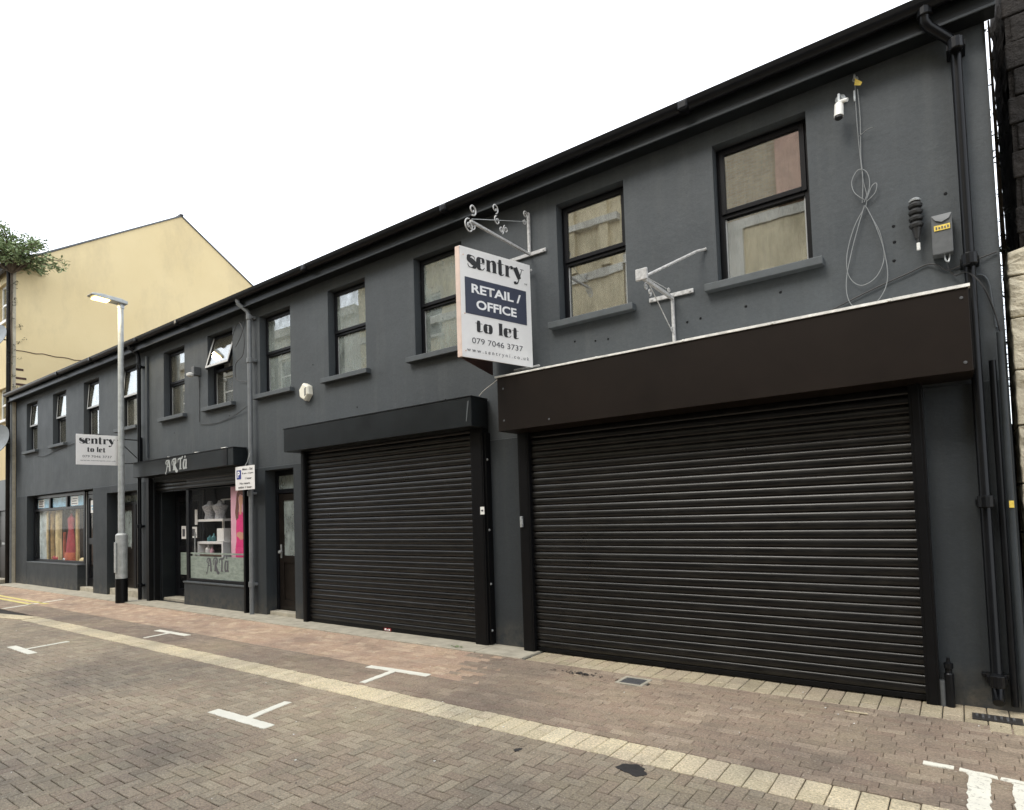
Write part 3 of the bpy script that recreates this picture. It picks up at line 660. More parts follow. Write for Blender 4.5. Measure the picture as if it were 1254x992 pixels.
for x, z in ((-2.05,3.33),(-1.92,3.34),(-3.30,3.38),(-2.9,3.33),(-3.05,3.34),(-.33,3.75),(-.33,3.62),(-.34,3.47),(.02,3.9),(-5.6,4.6),(-5.2,3.0),(-6.9,3.12),(-1.5,3.36),(-1.2,3.42),(-12.3,3.3),(-10.3,3.4),(-18.2,3.4),(-7.9,3.9)):
    holes_.lathe((x, YU-.0015, z), [(.010, -.003), (.013, .001)], 7, 'y')
part(holes_, 'fixing_plugs', 'frame_black', T)

# ---------------------------------------------------------------- shopfronts
# left shop: window and door in one recess
part(MB().box(-20.62, -17.10, YL+.003, 6.05, .012, .60), 'stall_riser', 'grey_render_low', T, bevel=.006)
part(MB().box(-20.62, -17.07, YL-.008, 6.04, .601, .632), 'shop_sill', 'grey_sill', T, bevel=.006)
sf = MB(); y0, y1 = 5.90, 5.97
for a, b, c, d in ((-20.60,-20.50,.633,2.39),(-17.16,-17.08,.633,2.39),(-20.50,-17.16,.633,.69),(-20.50,-17.16,2.31,2.39),(-20.50,-17.16,1.97,2.04),(-19.46,-19.36,2.04,2.31),(-18.28,-18.18,2.04,2.31)): sf.box(a, b, y0, y1, c, d)
sw = part(sf, 'shop_window', 'frame_black', T, bevel=.004)
sub(MB().box(-20.50, -17.16, 5.93, 5.936, .69, 1.97), 'pane', 'glass_shop', sw)
for a, b in ((-20.50,-19.46),(-19.36,-18.28),(-18.18,-17.16)):
    sub(MB().box(a, b, 5.93, 5.936, 2.04, 2.31), 'pane', 'glass_shop', sw)
def poster(x0, x1, z0, z1, y, kind):
    p = MB().box(x0, x1, y, y+.004, z0, z1).build('window_poster', 'poster_blue', None); tag(p, None, 'poster', 'posters in the top lights of the left shop')
    return p
pp = [poster(-20.44, -19.52, 2.055, 2.295, 5.95, 0), poster(-19.33, -18.31, 2.055, 2.295, 5.95, 1), poster(-18.13, -17.22, 2.055, 2.295, 5.95, 2)]
pp[0]['label'] = 'blue and white poster in the leftmost top light of the left shop'; pp[1]['label'] = 'plain blue poster in the middle top light of the left shop'; pp[2]['label'] = 'blue and white poster in the top light nearest the shop door'
for k, (a, b) in ((0, (-20.40, -19.95)), (2, (-18.08, -17.62))):
    MBp = MB().box(a, b, 5.9475, 5.9495, 2.07, 2.285).build('print_panel', 'sign_white', pp[k])
    q = MB(); 
    for r in range(3): q.box(a+.05+.03*r, b-.05-.05*((r+k) % 2), 5.9455, 5.9468, 2.10+r*.06, 2.125+r*.06)
    q.build('print_lines', 'ink_grey', pp[k])
# shop door
dl = MB()
for a, b, c, d in ((-17.06,-17.00,.10,2.38),(-16.22,-16.16,.10,2.38),(-17.00,-16.22,2.30,2.38),(-16.99,-16.92,.10,2.29),(-16.30,-16.23,.10,2.29),(-16.92,-16.30,.10,.30),(-16.92,-16.30,2.20,2.29),(-16.92,-16.30,1.10,1.25)): dl.box(a, b, 5.94, 5.99, c, d)
dr = part(dl, 'shop_door', 'frame_black', T, bevel=.003)
sub(MB().box(-16.92, -16.30, 5.96, 5.966, .30, 2.20), 'pane', 'glass_shop', dr)
part(MB().box(-17.075, -17.045, 5.925, 5.939, .05, 2.36), 'door_edge_strip', 'door_grey', T)
part(MB().box(-17.09, -16.17, 5.80, 6.1, .0, .10), 'door_step', 'concrete', T, bevel=.01)
o = part(MB().box(-16.86, -16.62, 5.952, 5.956, 1.85, 2.15), 'door_notice', 'sign_white', T)
o = part(MB().box(-16.84, -16.64, 5.9495, 5.951, 2.0, 2.03).box(-16.80, -16.66, 5.9495, 5.951, 1.93, 1.96), 'notice_print', 'poster_blue', T)
part(MB().box(-20.6, -16.2, 6.95, 7.0, 0, 2.5).box(-20.66, -20.63, 5.98, 7, 0, 2.5).box(-16.15, -16.12, 6.2, 7, 0, 2.5).box(-20.6, -16.2, 5.98, 6.95, 2.41, 2.45), 'shop_interior', 'dark_room', T)
part(MB().box(-20.6, -17.2, 6.0, 6.6, .55, .60), 'display_shelf', 'cloth_brown', T)
# hanging lengths of cloth and dresses in the left shop
def drape(x0, x1, z0, z1, y, mat, label, folds=3, cat='fabric', group='fabrics hanging in the left shop window'):
    n = 24; vs = []
    for k in range(n+1):
        xx = x0+(x1-x0)*k/n; yy = y+.035*math.sin(folds*2*math.pi*k/n)
        vs += [(xx, yy, z0), (xx+.02*math.sin(k), yy-.01, (z0+z1)/2), (xx, yy*.999, z1)]
    fs = [(3*k+j, 3*k+3+j, 3*k+4+j, 3*k+1+j) for k in range(n) for j in (0, 1)]
    vs2 = [(a, b+.012, c) for a, b, c in vs]; m_ = MB().add(vs, fs).add(vs2, [f[::-1] for f in fs])
    o = m_.build('hanging_fabric', mat, None, smooth=True); tag(o, label, cat, group); return o
drape(-20.48, -19.95, .62, 1.98, 6.01, 'cloth_pale', 'wide pale blue grey fabric hanging leftmost in the left shop window', 3)
drape(-19.93, -19.76, .62, 1.98, 6.00, 'cloth_cream', 'narrow cream strip of fabric right of the pale blue grey one', 1)
drape(-19.68, -19.40, .66, 1.98, 6.01, 'cloth_gold', 'dull gold fabric hanging between cream strip and brown gap', 2)
drape(-19.28, -18.84, .66, 1.98, 6.00, 'cloth_cream', 'broad cream and gold fabric in the middle of the left shop window', 3)
drape(-20.5, -17.4, .62, 2.0, 6.30, 'cloth_brown', 'dark brown curtain closing off the back of the left shop window', 9)
drape(-18.86, -18.70, .62, 1.40, 6.04, 'cloth_orange', 'orange red fabric beside the red dress', 1)
drape(-17.92, -17.68, .64, 1.98, 6.00, 'cloth_gold', 'gold strip of fabric nearest the shop door', 1)
# red dress on a stand
dz = MB(); prof = [(.30, .0), (.27, .3), (.20, .65), (.15, .80), (.19, 1.0), (.20, 1.08), (.07, 1.16), (.045, 1.22)]
dress = empty('dress_stand', (-18.42, 6.07, .60), 'red dress on a stand in the left shop window', 'dress')
def flatten(mb, yc, k): mb.v = [(a, yc+(b-yc)*k, c) for a, b, c in mb.v]; return mb
part(flatten(MB().lathe((-18.42, 6.07, .66), prof, 18), 6.07, .3), 'dress', 'cloth_red', dress, smooth=True)
part(flatten(MB().lathe((-18.42, 6.05, .64), [(.335, 0), (.31, .16), (.30, .24)], 18), 6.05, .3), 'orange_hem', 'cloth_orange', dress, smooth=True)
part(MB().lathe((-18.42, 6.07, 1.88), [(.04, 0), (.055, .05), (.04, .10)], 10), 'stand_top', 'cloth_brown', dress, smooth=True)
def blob(c, s, mat, name, label, cat, n=0):
    bm = bmesh.new(); bmesh.ops.create_icosphere(bm, subdivisions=2, radius=1)
    for v in bm.verts: v.co = Vector((v.co.x*s[0], v.co.y*s[1], v.co.z*s[2]))*(1+rnd.uniform(-.12, .12))+Vector(c)
    me = bpy.data.meshes.new(name); bm.to_mesh(me); bm.free(); me.materials.append(M[mat]); o = bpy.data.objects.new(name, me); COL.objects.link(o); tag(o, label, cat); return o
blob((-19.3, 6.05, .72), (.32, .1, .07), 'cloth_red', 'folded_cloth', 'folded red cloth on the window shelf below the gold fabric', 'cloth')
blob((-18.55, 6.03, .71), (.22, .08, .06), 'cloth_pale', 'folded_cloth', 'folded pale green cloth on the window shelf below the cream fabric', 'cloth')
blob((-17.5, 6.03, .71), (.24, .08, .06), 'cloth_cream', 'folded_cloth', 'crumpled cream cloth on the window shelf nearest the shop door', 'cloth')

# recessed twin doors behind the lamp post
part(MB().box(-15.395, -13.825, 5.80, 6.2, .0, .15), 'door_step', 'concrete', T, bevel=.01)
rd = MB()
for a, b, c, d in ((-15.39,-15.30,.15,2.255),(-13.90,-13.83,.15,2.255),(-15.30,-13.90,2.19,2.255),(-15.30,-13.90,1.98,2.04),(-14.66,-14.56,.15,1.98)): rd.box(a, b, 6.00, 6.07, c, d)
rdo = part(rd, 'door_frame', 'frame_black', T, bevel=.004)
sub(MB().box(-15.30, -13.90, 6.03, 6.036, 2.04, 2.19), 'pane', 'glass_frost', rdo)
for a, b in ((-15.30,-14.66),(-14.56,-13.90)):
    d_ = MB(); 
    for q in ((a+.005,a+.12,.155,1.975),(b-.12,b-.005,.155,1.975),(a+.12,b-.12,.155,.35),(a+.12,b-.12,.92,1.05),(a+.12,b-.12,1.86,1.975)): d_.box(q[0], q[1], 6.01, 6.055, q[2], q[3])
    d_.box(a+.12, b-.12, 6.03, 6.045, .35, .92)
    dd = part(d_, 'panel_door', 'door_dark', T, bevel=.004)
    sub(MB().box(a+.12, b-.12, 6.03, 6.036, 1.05, 1.86), 'pane', 'glass_frost', dd)
    sub(MB().tube([(b-.06, 5.98, 1.02), (b-.06, 5.98, 1.14)], .009, 6), 'handle', 'galv', dd)
part(MB().box(-15.4, -13.8, 6.25, 6.28, 0, 2.3), 'hall_interior', 'dark_room', T)

# shop with the script name
fa = part(MB().box(-13.46, -9.72, 5.50, YL-.0015, 2.48, 2.775), 'shop_fascia', 'fascia_black', T, bevel=.006); fa['label'] = 'black shop fascia with silver script lettering'
part(MB().box(-13.47, -9.71, 5.492, YL-.003, 2.776, 2.786), 'fascia_lip', 'gutter_black', T)
part(MB().box(-10.02, -9.90, 5.4935, 5.4985, 2.49, 2.77), 'fascia_joint', 'gutter_black', T)
sfl = MB()
for x, w in ((-12.0,.02),(-11.0,.10),(-10.1,.14)): sfl.box(x, x+w, 5.50, 5.60, 2.787, 2.80)
part(sfl, 'peeling_flakes', 'flashing', T)
o = strokes('ARTa', .80, .175, 'lamp_grey', (-11.66, 5.4985, 2.530), (1, 0, .0), (0, 0, 1), T, 'shop_lettering', base=.002, wk=1.7); fixpar(o, T)
rs = part(MB().box(-13.14, -9.77, 5.80, 5.83, 2.165, 2.20), 'rolled_shutter', 'guide_black', T, bevel=.004)
rsrc = slat_mesh(-13.13, -9.78, .0745).build('slat', 'slat_black', rs, smooth=True, sharp=50); rsrc.location = (0, 5.81, 2.20)
for k in (1, 2): 
    o = rsrc.copy(); COL.objects.link(o); o.parent = rs; o.location = (0, 5.81, 2.20+k*.0745)
part(MB().box(-13.27, -13.16, 5.66, 5.749, .004, 2.47).box(-13.17, -13.13, 5.76, 5.86, .004, 2.37), 'shutter_guide', 'guide_black', T, bevel=.004)
part(MB().box(-9.755, -9.70, 5.68, 5.749, .004, 2.47), 'shutter_guide', 'guide_black', T, bevel=.004)
part(MB().box(-11.93, -9.765, YL+.004, 6.0, .005, .42), 'stall_riser', 'grey_render_low', T, bevel=.006)
part(MB().box(-11.95, -9.765, YL-.012, 6.0, .421, .450), 'shop_sill', 'grey_sill', T, bevel=.005)
sf = MB()
for a, b, c, d in ((-11.93,-11.83,.451,2.375),(-9.83,-9.77,.451,2.375),(-11.83,-9.83,.451,.50),(-11.83,-9.83,2.16,2.375)): sf.box(a, b, 5.80, 5.87, c, d)
aw = part(sf, 'shop_window', 'frame_black', T, bevel=.004)
sub(MB().box(-11.83, -9.83, 5.83, 5.836, .50, 2.16), 'pane', 'glass_shop', aw)
sub(MB().box(-11.825, -9.835, 5.8265, 5.8285, .505, .915), 'frosted_film', 'film', aw)
sub(MB().box(-11.825, -9.835, 5.8265, 5.8285, .955, .985), 'frosted_stripe', 'film', aw)
o = strokes('ARTa', .74, .20, 'ink_grey', (-10.85, 5.8262, .66), (1, 0, 0), (0, 0, 1), aw, 'window_lettering', base=.002, wk=1.6)
# inner side wall of the entrance and its door
part(MB().box(-13.14, -13.08, 5.87, 6.6, .0, 2.37), 'entrance_side', 'fascia_black', T, bevel=.01)
part(MB().box(-13.08, -11.93, 5.90, 6.7, .0, .06), 'door_step', 'concrete', T, bevel=.01)
dm = MB()
for a, b, c, d in ((-13.07,-12.99,.06,2.37),(-12.02,-11.94,.06,2.37),(-12.99,-12.02,2.1,2.37),(-12.98,-12.90,.07,2.09),(-12.12,-12.04,.07,2.09),(-12.90,-12.12,.07,.22),(-12.90,-12.12,1.98,2.09),(-12.90,-12.12,.98,1.08)): dm.box(a, b, 6.14, 6.19, c, d)
ad_ = part(dm, 'shop_door', 'frame_black', T, bevel=.004)
sub(MB().box(-12.90, -12.12, 6.16, 6.166, .22, 1.98), 'pane', 'glass_shop', ad_)
sub(MB().box(-12.90, -12.12, 6.1565, 6.1585, .50, .95), 'frosted_film', 'film', ad_)
sub(MB().tube([(-12.20, 6.10, .85), (-12.20, 6.10, 1.35)], .014, 8).tube([(-12.20,6.10,.9),(-12.20,6.14,.9)], .01, 6).tube([(-12.20,6.10,1.3),(-12.20,6.14,1.3)], .01, 6), 'handle', 'galv', ad_, smooth=True)
sub(MB().box(-12.84, -12.66, 6.150, 6.154, 1.22, 1.48).box(-12.54, -12.22, 6.150, 6.154, 1.24, 1.46).box(-12.30, -12.20, 6.150, 6.154, 1.50, 1.80), 'door_notices', 'sign_white', ad_)
sub(MB().box(-12.80, -12.70, 6.1475, 6.1492, 1.27, 1.42), 'notice_print', 'ink_grey', ad_); sub(MB().box(-12.50, -12.30, 6.1475, 6.1492, 1.28, 1.42), 'notice_print', 'ink_grey', ad_)
part(MB().box(-13.1, -9.76, 8.0, 8.05, 0, 2.5).box(-13.1, -9.76, 5.9, 8.0, 2.42, 2.46).box(-9.75, -9.72, 6.0, 8, 0, 2.5).box(-13.1, -13.05, 6.6, 8, 0, 2.5), 'shop_interior', 'dark_room', T)
part(MB().box(-11.9, -9.8, 5.9, 6.5, .36, .40), 'display_floor', 'cloth_pale', T)
# shelves and goods behind the glass
sh = empty('display_shelves', (-11.36, 6.0, .45), 'white display shelves behind the glass of the shop with script name', 'shelf')
part(MB().box(-11.83, -10.91, 5.96, 6.24, 1.555, 1.60), 'shelf', 'shelf_white', sh, bevel=.004)
part(MB().box(-11.83, -10.91, 5.96, 6.24, 1.135, 1.18), 'shelf', 'shelf_white', sh, bevel=.004)
part(MB().box(-11.83, -11.78, 5.96, 6.24, .45, 1.134), 'side_panel', 'shelf_white', sh, bevel=.003)
part(MB().box(-10.96, -10.91, 5.96, 6.24, .45, 1.134).box(-10.93, -10.90, 6.20, 6.24, 1.181, 1.96), 'side_panel', 'shelf_white', sh, bevel=.003)
part(MB().box(-11.37, -11.33, 6.20, 6.23, 1.181, 1.95).box(-11.41, -10.91, 6.20, 6.23, 1.951, 1.975), 'rail', 'shelf_white', sh)
def bottle(x, z, h, r, mat, label):
    o = MB().lathe((x, 6.05, z), [(r*.9, 0), (r, .02), (r, h*.55), (r*.45, h*.72), (r*.35, h*.78), (r*.4, h)], 12).build('bottle', mat, None, smooth=True); tag(o, label, 'bottle', 'bottles on the shop shelves'); return o
bottle(-11.59, .95, .17, .055, 'shelf_white', 'white spray bottle under the lower shelf, leftmost')
bottle(-11.46, .95, .12, .035, 'pink_pale', 'small pink bottle right of the white spray bottle')
bottle(-11.03, .95, .14, .04, 'shelf_white', 'white bottle with pink top nearest the pink poster')
bottle(-11.53, 1.18, .12, .05, 'turq', 'turquoise pot on the lower shelf, left end')
bottle(-11.39, 1.18, .15, .04, 'turq', 'turquoise bottle on the lower shelf beside the rail')
tag(MB().box(-11.76, -10.98, 5.97, 6.22, .91, .948).build('bottle_board', 'cloth_brown'), 'dark narrow board carrying the bottles under the lower shelf', 'shelf')
o = MB().box(-11.23, -10.99, 6.02, 6.16, 1.185, 1.42).build('gift_box', 'shelf_white', None, bevel=.006); tag(o, 'white box standing on the lower shelf of the display', 'box')
def top_form(x, label):
    o = MB().lathe((x, 6.08, 1.602), [(.10, 0), (.085, .1), (.13, .2), (.14, .24), (.05, .29), (.035, .34)], 14).build('sparkly_top', 'silver_cloth', None, smooth=True); tag(o, label, 'clothing', 'silver tops on the upper shelf')
top_form(-11.58, 'silver sequinned top on the upper shelf, left one'); top_form(-11.21, 'silver sequinned top on the upper shelf, right one')
# poster of a woman in pink
po = empty('fashion_poster', (-10.05, 5.96, .5), 'tall pink poster of a woman with long auburn hair in a pink dress', 'poster')
part(MB().box(-10.53, -9.86, 5.905, 5.911, .78, 2.16), 'poster_sheet', 'pink_pale', po)
part(MB().box(-10.53, -9.86, 5.901, 5.9045, .78, .90), 'poster_foot', 'shelf_white', po)
yq = 5.9035
part(MB().poly([(-.13,.91),(.20,.91),(.20,1.25),(.19,1.50),(.17,1.66),(.06,1.72),(-.03,1.70),(-.09,1.62),(-.11,1.4),(-.10,1.2),(-.14,1.05)], .0015, (-10.25, yq, 0), (1,0,0), (0,0,1)), 'pink_dress', 'pink', po)
part(MB().poly([(-.09,1.28),(-.03,1.26),(.02,1.22),(.10,1.22),(.14,1.28),(.11,1.34),(.0,1.36),(-.08,1.34)], .0015, (-10.25, yq-.002, 0), (1,0,0), (0,0,1)).poly([(.0,1.66),(.07,1.66),(.08,1.82),(.11,1.86),(.12,1.96),(.06,2.01),(0,1.98),(-.01,1.88),(.02,1.82)], .0015, (-10.25, yq-.002, 0), (1,0,0), (0,0,1)), 'face_and_arms', 'skin', po)
part(MB().poly([(-.10,1.56),(-.03,1.6),(-.01,1.8),(-.03,1.95),(.03,2.02),(.12,1.99),(.13,1.84),(.12,1.62),(.19,1.52),(.21,1.75),(.19,2.0),(.12,2.09),(.0,2.10),(-.07,2.03),(-.10,1.85),(-.13,1.7)], .0015, (-10.25, yq-.0037, 0), (1,0,0), (0,0,1)), 'long_hair', 'hair', po)

# single door with frosted glass
part(MB().box(-9.195, -8.425, 5.80, 6.1, .0, .07), 'door_step', 'concrete', T, bevel=.01)
fd = MB()
for a, b, c, d in ((-9.19,-9.13,.07,2.355),(-8.49,-8.43,.07,2.355),(-9.13,-8.49,2.27,2.355),(-9.13,-8.49,1.98,2.05)): fd.box(a, b, 5.93, 6.00, c, d)
fdo = part(fd, 'door_frame', 'frame_black', T, bevel=.004)
sub(MB().box(-9.13, -8.49, 5.96, 5.966, 2.05, 2.27), 'pane', 'glass_frost', fdo)
d_ = MB()
for q in ((-9.12,-9.0,.08,1.97),(-8.60,-8.50,.08,1.97),(-9.0,-8.60,.08,.24),(-9.0,-8.60,.84,.96),(-9.0,-8.60,1.86,1.97)): d_.box(q[0], q[1], 5.945, 5.985, q[2], q[3])
d_.box(-9.0, -8.60, 5.96, 5.975, .24, .84).box(-9.1, -8.52, 5.935, 5.944, .10, .16)
fdd = part(d_, 'panel_door', 'door_dark', T, bevel=.004)
sub(MB().box(-9.0, -8.60, 5.96, 5.966, .96, 1.86), 'pane', 'glass_frost', fdd)
sub(MB().lathe((-9.06, 5.91, 1.02), [(.022,-.02),(.028,0),(.02,.035)], 10, 'y').box(-9.075, -9.045, 5.932, 5.944, .92, 1.14), 'handle', 'galv', fdd)

# ---------------------------------------------------------------- signs on the wall
bx0 = Vector((-4.07, 4.79)); bR = Vector((-3.81, 5.70)); bL = Vector((-4.38, 5.70))
def board_corners():   # heights at the outer edge and wall edge, read off the photograph
    return 1.55+(4.46-1.55)*(4.79/5.0), 1.55+(3.24-1.55)*(4.79/5.0)
zt_, zb_ = board_corners()
S = empty('letting_sign', (-4.0, 5.75, zb_), 'white sentry RETAIL / OFFICE to let board jutting out above the shutters', 'sign')
def vboard(a, b, th, side, name, mat, z0, z1):
    d = (b-a).normalized(); n = Vector((-d.y, d.x))*side*th
    return part(MB().add([(*a, z0), (*b, z0), (*(b+n), z0), (*(a+n), z0), (*a, z1), (*b, z1), (*(b+n), z1), (*(a+n), z1)], [(0,3,2,1),(4,5,6,7),(0,1,5,4),(1,2,6,5),(2,3,7,6),(3,0,4,7)]), name, mat, S, bevel=.002)
vboard(bx0, bR, .016, 1, 'front_board', 'sign_white', zb_, zt_)
vboard(bx0+Vector((-.03, 0)), bL, .016, 1, 'rear_board', 'rust_brown', zb_-.0, zt_-.01)
part(MB().box(bx0.x-.062, bx0.x-.003, bx0.y-.006, bx0.y+.03, zb_+.0, zt_-.004), 'edge_batten', 'sign_edge', S, bevel=.003)
sc_ = MB()
for z in (zb_+.06, zb_+.45, zt_-.1): sc_.lathe((bx0.x+.03, bx0.y+.02, z), [(.006,-.006),(.008,.004)], 6, 'y')
part(sc_, 'screws', 'sign_edge', S)
ex = Vector((bR.x-bx0.x, bR.y-bx0.y, 0)); BWd = ex.length; ex.normalize(); ez = Vector((0, 0, 1)); BH = zt_-zb_
def on(u, v, h=.0): # u,v in 0..1 from lower-left of the board; surface faces -X+... (ex x ez)
    return Vector((bx0.x, bx0.y, zb_))+ex*(u*BWd)+ez*(v*BH)+ex.cross(ez).normalized()*(.0025+h)
nv = MB().poly([(.055*BWd, .398*BH), (.925*BWd, .398*BH), (.925*BWd, .728*BH), (.055*BWd, .728*BH)], .001, on(0, 0), ex, ez); part(nv, 'navy_panel', 'navy', S)
def T2(o): fixpar(o, S); return o
T2(strokes('sentry', .80*BWd, .108*BH, 'ink', on(.49, .825), ex, ez, S, 'sentry_lettering'))
T2(text('NI', .035*BWd, .016*BH, 'ink', on(.925, .79), ex, ez, S))
T2(text('RETAIL /', .70*BWd, .085*BH, 'white_ink', on(.49, .592, .002), ex, ez, S, bold=.03))
T2(text('OFFICE', .57*BWd, .085*BH, 'white_ink', on(.485, .452, .002), ex, ez, S, bold=.03))
T2(strokes('to let', .62*BWd, .075*BH, 'ink', on(.49, .250), ex, ez, S, 'to_let_lettering'))
T2(text('079 7046 3737', .72*BWd, .052*BH, 'ink_grey', on(.49, .135), ex, ez, S))
T2(text('w w w . s e n t r y n i . c o . u k', .88*BWd, .045*BH, 'ink_grey', on(.50, .045), ex, ez, S))
part(MB().tube([(-4.1, 5.74, zb_+.02), (-3.75, 5.74, zb_+.02)], .012, 6).tube([(-4.38, 5.72, zt_-.05), (-3.80, 5.72, zt_-.05)], .012, 6), 'fixing_bar', 'white_iron', S)

S2 = empty('small_letting_sign', (-13.75, 5.4, 2.8), 'smaller white sentry to let board behind the lamp post', 'sign')
a_, b_ = Vector((-13.82, 4.63)), Vector((-13.72, 5.42))
e2 = Vector((b_.x-a_.x, b_.y-a_.y, 0)); L2 = e2.length; e2.normalize()
z1b, z1t = 1.55+(3.03-1.55)*(4.64/5.75), 1.55+(3.77-1.55)*(4.64/5.75)
n2 = e2.cross(ez).normalized()
def on2(u, v): return Vector((a_.x, a_.y, z1b))+e2*(u*L2)+ez*(v*(z1t-z1b))+n2*.002
H2 = z1t-z1b
part(MB().poly([(0,0),(L2,0),(L2,H2),(0,H2)], -.02, Vector((a_.x,a_.y,z1b)), e2, ez), 'board', 'sign_white', S2, bevel=.002)
def F2(o): fixpar(o, S2); return o
F2(strokes('sentry', .76*L2, .17*H2, 'ink', on2(.44, .70), e2, ez, S2, 'sentry_lettering'))
F2(strokes('to let', .40*L2, .11*H2, 'ink', on2(.42, .43), e2, ez, S2, 'to_let_lettering'))
F2(text('079 7046 3737', .62*L2, .075*H2, 'ink_grey', on2(.44, .24), e2, ez, S2))
F2(text('www.sentryni.co.uk', .76*L2, .055*H2, 'ink_grey', on2(.46, .11), e2, ez, S2))
part(MB().tube([(b_.x, b_.y, z1t-.06), (-13.70, 5.75, z1t-.06)], .011, 6).tube([(b_.x, b_.y-.1, z1t-.08), (-13.70, 5.74, z1b+.10)], .009, 6).tube([(b_.x, b_.y, z1b+.04), (-13.70, 5.74, z1b+.06)], .009, 6).box(-13.73,-13.67,5.73,5.765,z1b,z1t), 'sign_bracket', 'pipe_black', S2)

P = empty('parking_sign', (-9.46, 5.60, 2.05), 'white parking sign with blue P square fixed to the grey downpipe', 'sign')
part(MB().box(-9.74, -9.17, 5.548, 5.552, 2.055, 2.445), 'sign_plate', 'sign_white', P, bevel=.001)
part(MB().box(-9.70, -9.565, 5.5452, 5.547, 2.235, 2.385), 'blue_square', 'blue', P)
def FP(o): fixpar(o, P); return o
FP(text('P', .07, .105, 'white_ink', (-9.6325, 5.5445, 2.26), (1,0,0), (0,0,1), P, bold=.03))
for s_, x, z, w in (('Mon - Sat', -9.37, 2.375, .30), ('8 am - 6 pm', -9.37, 2.305, .33), ('1 hour', -9.35, 2.225, .19), ('No return', -9.455, 2.145, .30), ('within 1 hour', -9.455, 2.08, .40)):
    FP(text(s_, w, .036, 'ink', (x, 5.5465, z), (1,0,0), (0,0,1), P, bold=.02))
part(MB().tube([(-9.475, 5.56, 2.44), (-9.46, 5.60, 2.52), (-9.43, 5.62, 2.66), (-9.50, 5.66, 2.52)], .006, 6).box(-9.53, -9.42, 5.553, 5.628, 2.36, 2.385).box(-9.53, -9.42, 5.553, 5.628, 2.11, 2.135), 'clip', 'galv', P)

# ornamental sign brackets -------------------------------------------------
def scroll(mb, c, r0, turns, ax, az, start=0, r=.006, n=26):
    """flat spiral in the plane (ax, az)"""
    pts = []
    for k in range(n+1):
        t = k/n; an = start+turns*2*math.pi*t; rr = r0*(1-.75*t); pts.append(Vector(c)+Vector(ax)*(rr*math.cos(an))+Vector(az)*(rr*math.sin(an)))
    mb.tube(pts, r, 5)
B1 = empty('ornate_bracket', (-3.84, 5.75, 4.48), 'white wrought iron sign bracket with scrolls above the letting board', 'bracket')
yx, zx = (0, 1, 0), (0, 0, 1)
part(MB().box(-3.856, -3.824, 5.735, 5.765, 4.50, 4.97), 'wall_bar', 'white_iron', B1, bevel=.004)
part(MB().box(-4.12, -3.62, 5.742, 5.762, 4.465, 4.505).lathe((-3.65, 5.74, 4.485), [(.010,-.006),(.012,0)], 8, 'y'), 'wall_plate', 'white_iron', B1, bevel=.004)
part(MB().box(-3.854, -3.826, 4.70, 5.735, 4.475, 4.50), 'arm', 'white_iron', B1, bevel=.003)
part(MB().tube([(-3.84, 4.72, 4.515), (-3.84, 5.73, 4.86)], .004, 5), 'stay_wire', 'galv', B1)
sm = MB()
scroll(sm, (-3.84, 4.68, 4.43), .075, 1.4, yx, zx, R(90), .008); scroll(sm, (-3.84, 4.73, 4.46), .055, 1.3, yx, zx, R(200), .007)
scroll(sm, (-3.84, 4.74, 4.62), .06, 1.3, yx, zx, R(-100), .008)
part(sm, 'tip_scrolls', 'white_iron', B1, smooth=True)
sm = MB(); scroll(sm, (-3.84, 5.12, 4.78), .055, 1.3, yx, zx, R(-80), .007); scroll(sm, (-3.84, 5.15, 4.66), .05, 1.2, yx, zx, R(100), .007); scroll(sm, (-3.84, 5.22, 4.58), .04, 1.3, yx, zx, R(-60), .007); scroll(sm, (-3.84, 5.30, 4.62), .04, 1.3, yx, zx, R(120), .006)
part(sm, 'middle_scrolls', 'white_iron', B1, smooth=True)
sm = MB(); scroll(sm, (-3.84, 5.69, 4.93), .045, 1.3, yx, zx, R(0), .007); scroll(sm, (-3.84, 5.67, 4.84), .035, 1.2, yx, zx, R(180), .006)
part(sm, 'wall_scrolls', 'white_iron', B1, smooth=True)

B2 = empty('braced_bracket', (-2.18, 5.75, 3.18), 'empty white iron sign bracket with long diagonal brace between two upper windows', 'bracket')
part(MB().box(-2.194, -2.166, 5.735, 5.765, 3.10, 3.63), 'wall_bar', 'white_iron', B2, bevel=.004)
part(MB().box(-2.42, -1.97, 5.742, 5.762, 3.60, 3.64).lathe((-2.0, 5.738, 3.62), [(.010,-.006),(.012,0)], 8, 'y').lathe((-2.39, 5.738, 3.62), [(.010,-.006),(.012,0)], 8, 'y'), 'wall_plate', 'white_iron', B2, bevel=.004)
part(MB().box(-2.195, -2.165, 5.06, 5.735, 3.575, 3.605), 'arm', 'white_iron', B2, bevel=.003)
part(MB().tube([(-2.18, 5.09, 3.61), (-1.90, 5.70, 3.965), (-1.85, 5.755, 3.985), (-1.83, 5.757, 3.988)], .013, 7), 'long_brace', 'white_iron', B2, smooth=True)
part(MB().tube([(-2.18, 5.20, 3.565), (-2.18, 5.725, 3.24)], .005, 5).tube([(-2.18, 5.15, 3.62), (-2.18, 5.60, 3.645)], .004, 5), 'thin_strut', 'white_iron', B2)
part(MB().box(-2.235, -2.125, 5.02, 5.045, 3.56, 3.665).box(-2.225, -2.135, 5.0465, 5.075, 3.575, 3.65), 'tip_clamp', 'white_iron', B2, bevel=.006)
sm = MB(); scroll(sm, (-2.18, 5.12, 3.53), .035, 1.3, yx, zx, R(90), .006); scroll(sm, (-2.18, 5.20, 3.50), .035, 1.3, yx, zx, R(-90), .006); scroll(sm, (-2.18, 5.66, 3.64), .03, 1.2, yx, zx, 0, .006); scroll(sm, (-2.18, 5.70, 3.27), .025, 1.2, yx, zx, 0, .006)
part(sm, 'scrolls', 'white_iron', B2, smooth=True)

